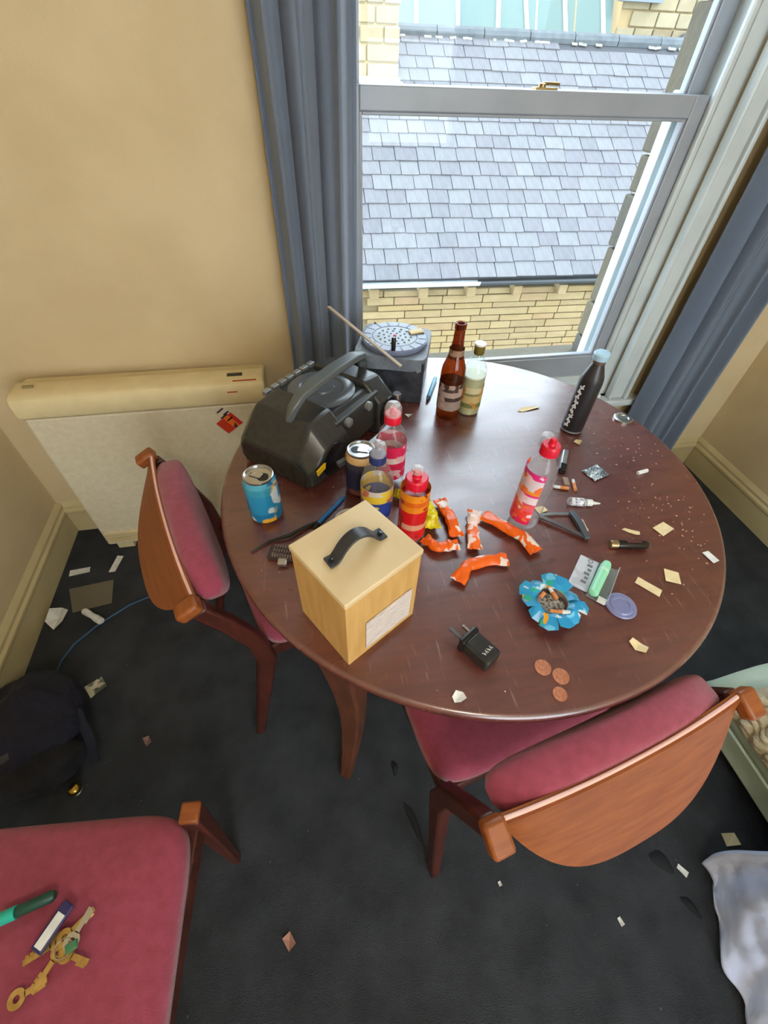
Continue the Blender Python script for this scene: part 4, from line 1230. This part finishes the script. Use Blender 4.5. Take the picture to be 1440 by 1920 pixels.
for i in range(110):
    x, y = rnd.uniform(-0.9, 1.6), rnd.uniform(-0.3, 1.0)
    w = rnd.uniform(0.0008, 0.0022)
    b.box((x, y, 0.001), (w * 2, w, 0.002), rnd.uniform(0, 3))
stuff(b.build('carpet_crumbs', mat('carpet_crumb', srgb(112, 110, 108), 0.9), smooth=0), 'tiny pale specks scattered over the dark carpet', 'crumbs')
# dark stains on the carpet: thin worn patches
STAIN = mat('carpet_stain', srgb(44, 46, 49), 0.98, spec=0.1)
for (x, y), w, h, a, lb in (((0.158, 0.165), 0.010, 0.050, 15, 'dark stain on the carpet beside the chair leg'), ((0.772, -0.036), 0.018, 0.030, 40, 'dark stain on the carpet between orange chair back and duvet'),
                            ((0.79, -0.128), 0.010, 0.026, 30, 'dark stain on the carpet beside the edge of the duvet'), ((0.134, 0.298), 0.009, 0.020, 0, 'dark stain on the carpet between table leg and chair seat')):
    o = MB().lathe([(1.0, 0.0), (0.96, 0.0012), (0.0001, 0.0016)], 18, cap=False, wob=lambda t, i: 1 + 0.25 * sin(3 * t + 1) * 0.6).build('carpet_stain', STAIN)
    tag(o, lb, 'stain', 'dark stains on the carpet', loc=(x, y, 0.0002), rz=rad(a))
    o.scale = (w, h, 1)
# dark bag
BAG = thing('soft_bag', 'dark navy soft bag slumped on the carpet by the baseboard', 'bag', (-0.86, 0.52, 0))
NAVY = mat('navy_cloth', srgb(30, 31, 48), 0.9, srgb(22, 22, 34), 18, 0.5, 60)
GREYC = mat('grey_brown_cloth', srgb(78, 76, 74), 0.9, srgb(52, 50, 50), 12, 0.5, 60)


def lump(c, r, seed, amp=0.18, flat=0.0):
    def fn(u, v):
        a, p_ = 2 * pi * u, pi * (v - 0.5) * 0.998
        d = Vector((cos(a) * cos(p_), sin(a) * cos(p_), sin(p_)))
        k = 1 + amp * noise.noise(d * 1.8 + Vector((seed, 0, 0))) + amp * 0.4 * noise.noise(d * 5 + Vector((0, seed, 0)))
        z = c[2] + d.z * r[2] * k
        return (c[0] + d.x * r[0] * k, c[1] + d.y * r[1] * k, max(0.002, z))
    return MB().grid(fn, 40, 22, cu=True)


lump((-0.005, 0.06, 0.085), (0.13, 0.13, 0.10), 1.0).build('main_compartment', NAVY, BAG, smooth=180)
lump((0.005, -0.045, 0.055), (0.13, 0.085, 0.06), 4.0).build('front_pocket', BLACKP and mat('black_cloth', srgb(22, 22, 26), 0.9, srgb(30, 30, 36), 20, 0.5, 60), BAG, smooth=180)
lump((-0.035, 0.005, 0.125), (0.09, 0.06, 0.045), 8.0, 0.25).build('grey_sleeve', GREYC, BAG, smooth=180)
MB().tube([(0.06, 0.10, 0.12), (0.12, 0.06, 0.09), (0.155, -0.01, 0.05), (0.165, -0.06, 0.02)], (0.012, 0.002)).build('strap', NAVY, BAG, smooth=60)
o = tag(MB().lathe([(0.006, 0), (0.014, 0.002), (0.017, 0.010), (0.016, 0.018), (0.011, 0.024), (0.001, 0.026)], 24, cap=False).build('brass_knob', mat('polished_brass', srgb(206, 176, 84), 0.15, metal=1.0)), 'shiny brass knob on the carpet beside the dark bag', 'knob', loc=(-0.735, 0.402, 0))
MB().lathe([(0.0172, 0.008), (0.019, 0.010), (0.0172, 0.013)], 24, cap=False).build('collar', STEEL, o)

# ------------------------------------------------------------------ mint sofa, throw, cushion, duvet
MINT = mat('mint_upholstery', srgb(206, 224, 204), 0.7, srgb(197, 216, 195), 14, 0.15, 300, sheen=0.2)
SF = thing('sofa', 'pale mint green upholstered sofa at the room side', 'sofa', (1.03, 0.315, 0))
# local: x away from the viewer's side (depth of sofa), y negative along its length
ln, dp = 1.75, 0.80
MB().box((0.04 + dp / 2, -ln / 2, 0.115), (dp, ln, 0.13)).build('sofa_base', MINT, SF, smooth=30, bevel=0.012, seg=3)
prof = [(0.05, 0.175), (0.012, 0.180), (0.0, 0.200), (0.003, 0.250), (0.018, 0.305), (0.045, 0.352), (0.09, 0.388), (0.17, 0.405), (0.40, 0.410), (0.62, 0.410), (0.62, 0.175)]
k = len(prof)
ys = [0.0, -0.015, -0.05, -0.11, -0.18, -ln + 0.1, -ln]
vs = []
for i, y in enumerate(ys):
    s = (0.0, 0.55, 0.80, 0.94, 1.0, 1.0, 0.9)[i]
    for x, zz in prof:
        vs.append((0.03 * (1 - s) + x, y, 0.175 + (zz - 0.175) * s if s > 0 else 0.178))
fs = [(i * k + j, i * k + (j + 1) % k, (i + 1) * k + (j + 1) % k, (i + 1) * k + j) for i in range(len(ys) - 1) for j in range(k)]
fs += [tuple(range(k))[::-1], tuple((len(ys) - 1) * k + j for j in range(k))]
MB().add(vs, fs).build('seat_cushion', MINT, SF, smooth=180)
MB().tube([(0.002, -0.02, 0.181), (0.0, -0.3, 0.181), (0.0, -1.0, 0.181), (0.0, -ln, 0.181)], 0.004, 8).build('seam_piping', MINT, SF)
MB().box((0.72, -ln / 2, 0.36), (0.20, ln, 0.52)).build('sofa_back', MINT, SF, smooth=30, bevel=0.06, seg=4)
for x in (0.12, 0.78):
    for y in (-0.08, -ln + 0.08):
        MB().lathe([(0.018, 0), (0.024, 0.05)], 14, (x, y, 0)).build('leg', WOODD, SF)
KNIT = mat('cream_cable_knit', srgb(216, 206, 178), 0.9, srgb(200, 188, 158), 40, 0.4, 200)


KPATH = [(0.0, 0.235), (0.006, 0.275), (0.018, 0.31), (0.045, 0.357), (0.09, 0.393), (0.17, 0.410), (0.30, 0.413), (0.45, 0.414)]


def knit(u, v):
    # lies on the seat and hangs over its rolled front edge
    t = u * (len(KPATH) - 1)
    i = min(int(t), len(KPATH) - 2)
    a, b_ = Vector(KPATH[i]), Vector(KPATH[i + 1])
    p = a.lerp(b_, t - i)
    d = (b_ - a).normalized()
    e = min(1.0, v * 7, (1 - v) * 7, u * 8)
    cab = 0.014 + 0.012 * max(0.0, e) ** 0.5 + (abs(sin(v * 19)) * 0.010 + 0.005 * sin(u * 90 + 4 * sin(v * 19))) * e
    return (p.x - d.y * cab, -0.090 - 0.25 * v + 0.012 * sin(u * 7), p.y + d.x * cab)


o = MB().grid(knit, 60, 60).build('knitted_throw', KNIT, smooth=180, solid=0.006)
tag(o, 'cream cable-knit throw lying on the mint sofa', 'throw', loc=(1.03, 0.315, 0))
PNK = mat('faded_rose_cloth', srgb(190, 130, 146), 0.85, srgb(110, 52, 66), 14, 0.3, 80, lo=0.4, hi=0.6)
o = lump((0, 0, 0.02), (0.11, 0.024, 0.028), 2.0, 0.15).build('rose_garment', PNK, smooth=180)
tag(o, 'folded rose and burgundy garment at the end of the mint sofa', 'garment', loc=(1.150, 0.268, 0.412), rz=rad(4))

DUV = mat('lilac_white_cotton', srgb(208, 220, 250), 0.85, srgb(198, 210, 244), 8, 0.3, 60)


def duvet(u, v):
    # the hem lies on the carpet; the cloth climbs the sofa front and lies over its seat
    y = -0.058 - 0.90 * v
    hem = 0.868 - 0.36 * 0.90 * min(v, 0.45) + 0.012 * sin(26 * v) + 0.008 * sin(57 * v)
    t = u / 0.45
    if u < 0.45:
        x = hem + (0.985 - hem) * t
        top = 0.014 + 0.435 * (t ** 1.25)
    else:
        x = 0.985 + 0.55 * (u - 0.45) / 0.55
        top = 0.449 + 0.02 * sin(pi * (u - 0.45) / 0.55)
    fold = (0.026 * noise.noise(Vector((u * 3 + v * 5, v * 9 - u * 2, 1.7))) + 0.014 * sin(38 * v + 14 * u + 2 * sin(9 * u + 4 * v))
            + 0.016 * noise.noise(Vector((u * 22 + v * 12, v * 30 - u * 9, 0.3))))
    k = min(1, 0.4 + u * 6) * min(1.0, 0.3 + v * 25)
    return (x - 0.5 * fold * k * (1 if u < 0.45 else 0), y + 0.010 * sin(18 * u), max(0.009, top + (fold * k if u < 0.45 else abs(fold) * k)))


o = MB().grid(duvet, 90, 130).build('duvet', DUV, smooth=180, solid=0.012)
tag(o, 'rumpled lilac-white duvet spilling over the carpet beside the sofa', 'duvet')
# ------------------------------------------------------------------ the building across the yard
OUT = thing('slate_roof_building', 'stone building with a grey slate roof outside the window', 'building', (2.116, 5.0, -0.327), rad(-1.71))
TH = rad(33)
RLEN = 3.48
SLATE = mat('roof_slate', srgb(76, 75, 79), 0.7, srgb(98, 98, 100), 9, 0.3, 30, stretch=(2.2, 0.7, 1), rnd=[srgb(76, 74, 78), srgb(94, 93, 94), srgb(80, 76, 82), srgb(100, 99, 99), srgb(82, 78, 84)], lo=0.4, hi=0.7)
RX0_, RX1_ = -1.75, 4.6
deck = MB().box(((RX0_ + RX1_) / 2, RLEN / 2, -0.03), (RX1_ - RX0_, RLEN, 0.04)).build('roof_deck', mat('roof_felt', srgb(60, 60, 64), 0.9), OUT, smooth=0)
deck.rotation_euler = (TH, 0, 0)
sm = {}
rows = 18
ex = RLEN / rows
rnd = random.Random(5)
base = []
for wv in (0.215, 0.24, 0.265):
    o_ = MB().box((0, ex * 0.52, 0), (wv - 0.008, ex * 1.04, 0.012)).build('slate', SLATE, deck, smooth=0)
    base.append((wv, o_))
used = [False] * 3
cnt = 0
for r in range(rows):
    y = r * ex
    # only the strip of roof that the window shows (it widens with distance)
    xmin, xmax = -1.46 + 0.018 * r, 1.62 + 0.112 * r
    x = xmin - (0.1 if r % 2 else 0.0)
    while x < xmax and cnt < 298:
        j = rnd.randrange(3)
        wv, o_ = base[j]
        if used[j]:
            s_ = o_.copy()
            COL.objects.link(s_)
        else:
            s_ = o_
            used[j] = True
        s_.location = (x + wv / 2, y - 0.012 + rnd.uniform(-0.006, 0.006), 0.006 + rnd.uniform(0, 0.003))
        s_.rotation_euler = (-0.055 + rnd.uniform(-0.008, 0.008), rnd.uniform(-0.012, 0.012), rnd.uniform(-0.012, 0.012))
        x += wv
        cnt += 1
RID = mat('ridge_stone', srgb(78, 83, 86), 0.7, srgb(64, 69, 73), 9, 0.3, 40)
for i in range(8):
    MB().tube([(RX0_ + 1.1 + i * 0.62, RLEN - 0.02, -0.005), (RX0_ + 1.1 + (i + 1) * 0.62 - 0.012, RLEN - 0.02, 0.0)], 0.075, 10).build('ridge_tile', RID, deck)
b = MB()
for i in range(26):
    b.box((rnd.uniform(-1, 3.4), RLEN - 0.11, 0.012), (rnd.uniform(0.03, 0.12), 0.03, 0.012), rnd.uniform(-.2, .2))
stuff(b.build('mortar_crumb', mat('pale_mortar', srgb(150, 148, 140), 0.9), deck, smooth=0))
# courses of slates further off beside the visible strip
b = MB()
for r in range(rows):
    for x0, x1 in ((1.66 + 0.112 * r + 0.22, RX1_),):
        x = x0
        while x < x1:
            b.box((x, r * ex + ex * 0.5, 0.006), (0.2, ex * 1.02, 0.012), mtx=Matrix.Rotation(-0.055, 3, 'X'))
            x += 0.208
stuff(b.build('slate_margin', SLATE, deck, smooth=0))
SAND = mat('yellow_sandstone', srgb(132, 117, 86), 0.85, srgb(114, 98, 70), 6, 0.5, 30, stretch=(1, 1, 3), rnd=[srgb(140, 116, 70), srgb(128, 108, 74), srgb(144, 124, 86), srgb(120, 100, 66), srgb(140, 110, 76)])
fw = MB().box(((RX0_ + RX1_) / 2, 0.32, -1.95), (RX1_ - RX0_, 0.3, 3.5)).build('facade', mat('wall_mortar', srgb(104, 90, 62), 0.95), OUT, smooth=0)
z = -0.17
r = 0
while z > -1.25:
    h = (0.075, 0.095, 0.068, 0.088)[r % 4]
    x = -1.4 + 0.13 * (r % 3)
    while x < 1.9:
        wv = rnd.uniform(0.26, 0.62)
        MB().box((x + wv / 2, 0.160 - rnd.uniform(0, 0.012), z - h / 2), (wv - 0.008, 0.04, h - 0.008)).build('stone', SAND, fw, smooth=0, bevel=0.006, seg=1)
        x += wv
    z -= h
    r += 1
for i, x in enumerate((-1.20, -0.63, -0.06, 0.51, 1.08, 1.65)):
    MB().box((x, 0.10, -0.175), (0.105, 0.15, 0.11)).build('corbel', SAND, OUT, smooth=0, bevel=0.008)
GUT = [(0.055 * cos(pi + pi * i / 8), 0.055 * sin(pi + pi * i / 8)) for i in range(9)]


def gutter(x0, x1, m):
    vs = [(x, 0.0 + a, -0.035 + c) for x in (x0, x1) for a, c in GUT]
    k = len(GUT)
    return MB().add(vs, [(i, i + 1, k + i + 1, k + i) for i in range(k - 1)]).build('gutter', m, OUT, solid=0.006)


gutter(-1.6, 0.0, WHITE)
gutter(0.0, 4.0, mat('dark_gutter', srgb(56, 60, 64), 0.5))
# stone stack on the roof, beyond, with a white moulded base
PR = thing('stone_chimney_stack', 'tan stone stack with a white base beside the slate roof', 'chimney', (1.10, 7.30, 1.05))
SANDL = mat('pale_sandstone', srgb(140, 128, 102), 0.85, srgb(116, 102, 76), 5, 0.5, 25, rnd=[srgb(140, 127, 95), srgb(104, 89, 67), srgb(147, 137, 112), srgb(130, 114, 82)])
MB().box((0, 0.25, 0.65), (0.90, 0.5, 1.6)).build('core', mat('stack_mortar', srgb(170, 150, 110), 0.95), PR, smooth=0)
for r in range(9):
    x = -0.47
    while x < 0.44:
        wv = min(rnd.uniform(0.2, 0.4), 0.475 - x)
        MB().box((x + wv / 2, 0.0, 0.16 + r * 0.15), (wv - 0.014, 0.06, 0.136)).build('stone', SANDL, PR, smooth=0, bevel=0.01, seg=1)
        x += wv
b = MB().box((0, 0.1, 0.045), (1.02, 0.5, 0.07)).box((0, 0.06, -0.03), (1.08, 0.55, 0.08)).box((0, 0.12, 0.1), (0.96, 0.46, 0.04))
b.build('moulded_base', WHITE, PR, smooth=0, bevel=0.01)
# glasshouse beyond the ridge
GH = thing('glasshouse', 'pale glasshouse roof with white glazing bars beyond the slate roof', 'greenhouse', (1.75, 9.6, 0.6), rad(-1.7))
PAN = clear('frosted_glass', (0.80, 0.92, 0.90, 1), 0.2, 1.3, 0.85, srgb(96, 112, 108))
LEAN = rad(62)
for i in range(6):
    o = MB().box((0.33 + i * 0.68, 0, 1.5), (0.65, 0.012, 3.0)).build('pane', PAN, GH, smooth=0)
    o.rotation_euler = (LEAN - rad(90), 0, 0)
for i in range(7):
    o = MB().box((0, 0, 1.5), (0.06, 0.05, 3.0)).build('glazing_bar', WHITE, GH, smooth=0)
    o.location = (i * 0.68, -0.02, 0)
    o.rotation_euler = (LEAN - rad(90), rad(-9 if i > 3 else 0), 0)
MB().box((2.0, 0, -0.7), (4.0, 0.3, 1.5)).build('dwarf_wall', mat('green_wall', srgb(150, 170, 160), 0.9), GH, smooth=0)
# stone house beyond on the right
SH = thing('stone_house', 'tan stone house with a drainpipe beyond the glasshouse', 'building', (7.95, 10.0, -3.0), rad(-1.7))
MB().box((0, 1.6, 4.0), (4.0, 3.0, 8.0)).build('core', mat('house_mortar', srgb(150, 128, 92), 0.95), SH, smooth=0)
for r in range(10):
    x = -2.0 + 0.2 * (r % 2)
    while x < 0.9:
        wv = rnd.uniform(0.32, 0.6)
        MB().box((x + wv / 2, 0.09, 4.3 + r * 0.19), (wv - 0.02, 0.06, 0.172)).build('stone', SANDL, SH, smooth=0, bevel=0.01, seg=1)
        x += wv
win = MB().box((-1.75, 0.07, 5.55), (0.62, 0.06, 0.85)).build('window', BLACKG, SH, smooth=0)
MB().box((-1.75, 0.02, 5.09), (0.74, 0.14, 0.08)).build('window_ledge', mat('grey_ledge', srgb(104, 112, 118), 0.8), SH, smooth=0)
b = MB()
for x in (-2.02, -1.48):
    b.box((x, 0.03, 5.55), (0.06, 0.06, 0.85))
b.box((-1.75, 0.03, 5.62), (0.5, 0.05, 0.05))
b.build('window_frame', WHITE, win, smooth=0)
PIPE = mat('dark_pipe', srgb(58, 60, 66), 0.5)
MB().tube([(-1.05, 0.0, 4.45), (-0.75, 0.0, 4.68), (-0.42, 0.0, 4.80), (-0.36, 0.0, 4.98), (-0.20, 0.0, 6.2)], 0.05, 10).build('drainpipe', PIPE, SH, smooth=50)
MB().tube([(-0.30, 0.0, 4.2), (-0.26, 0.0, 6.4)], 0.065, 10).build('soil_pipe', WHITE, SH, smooth=50)
struct(MB().box((2, 8, -4.1), (40, 24, 0.2)).build('ground', mat('yard_paving', srgb(140, 136, 128), 0.9), smooth=0))
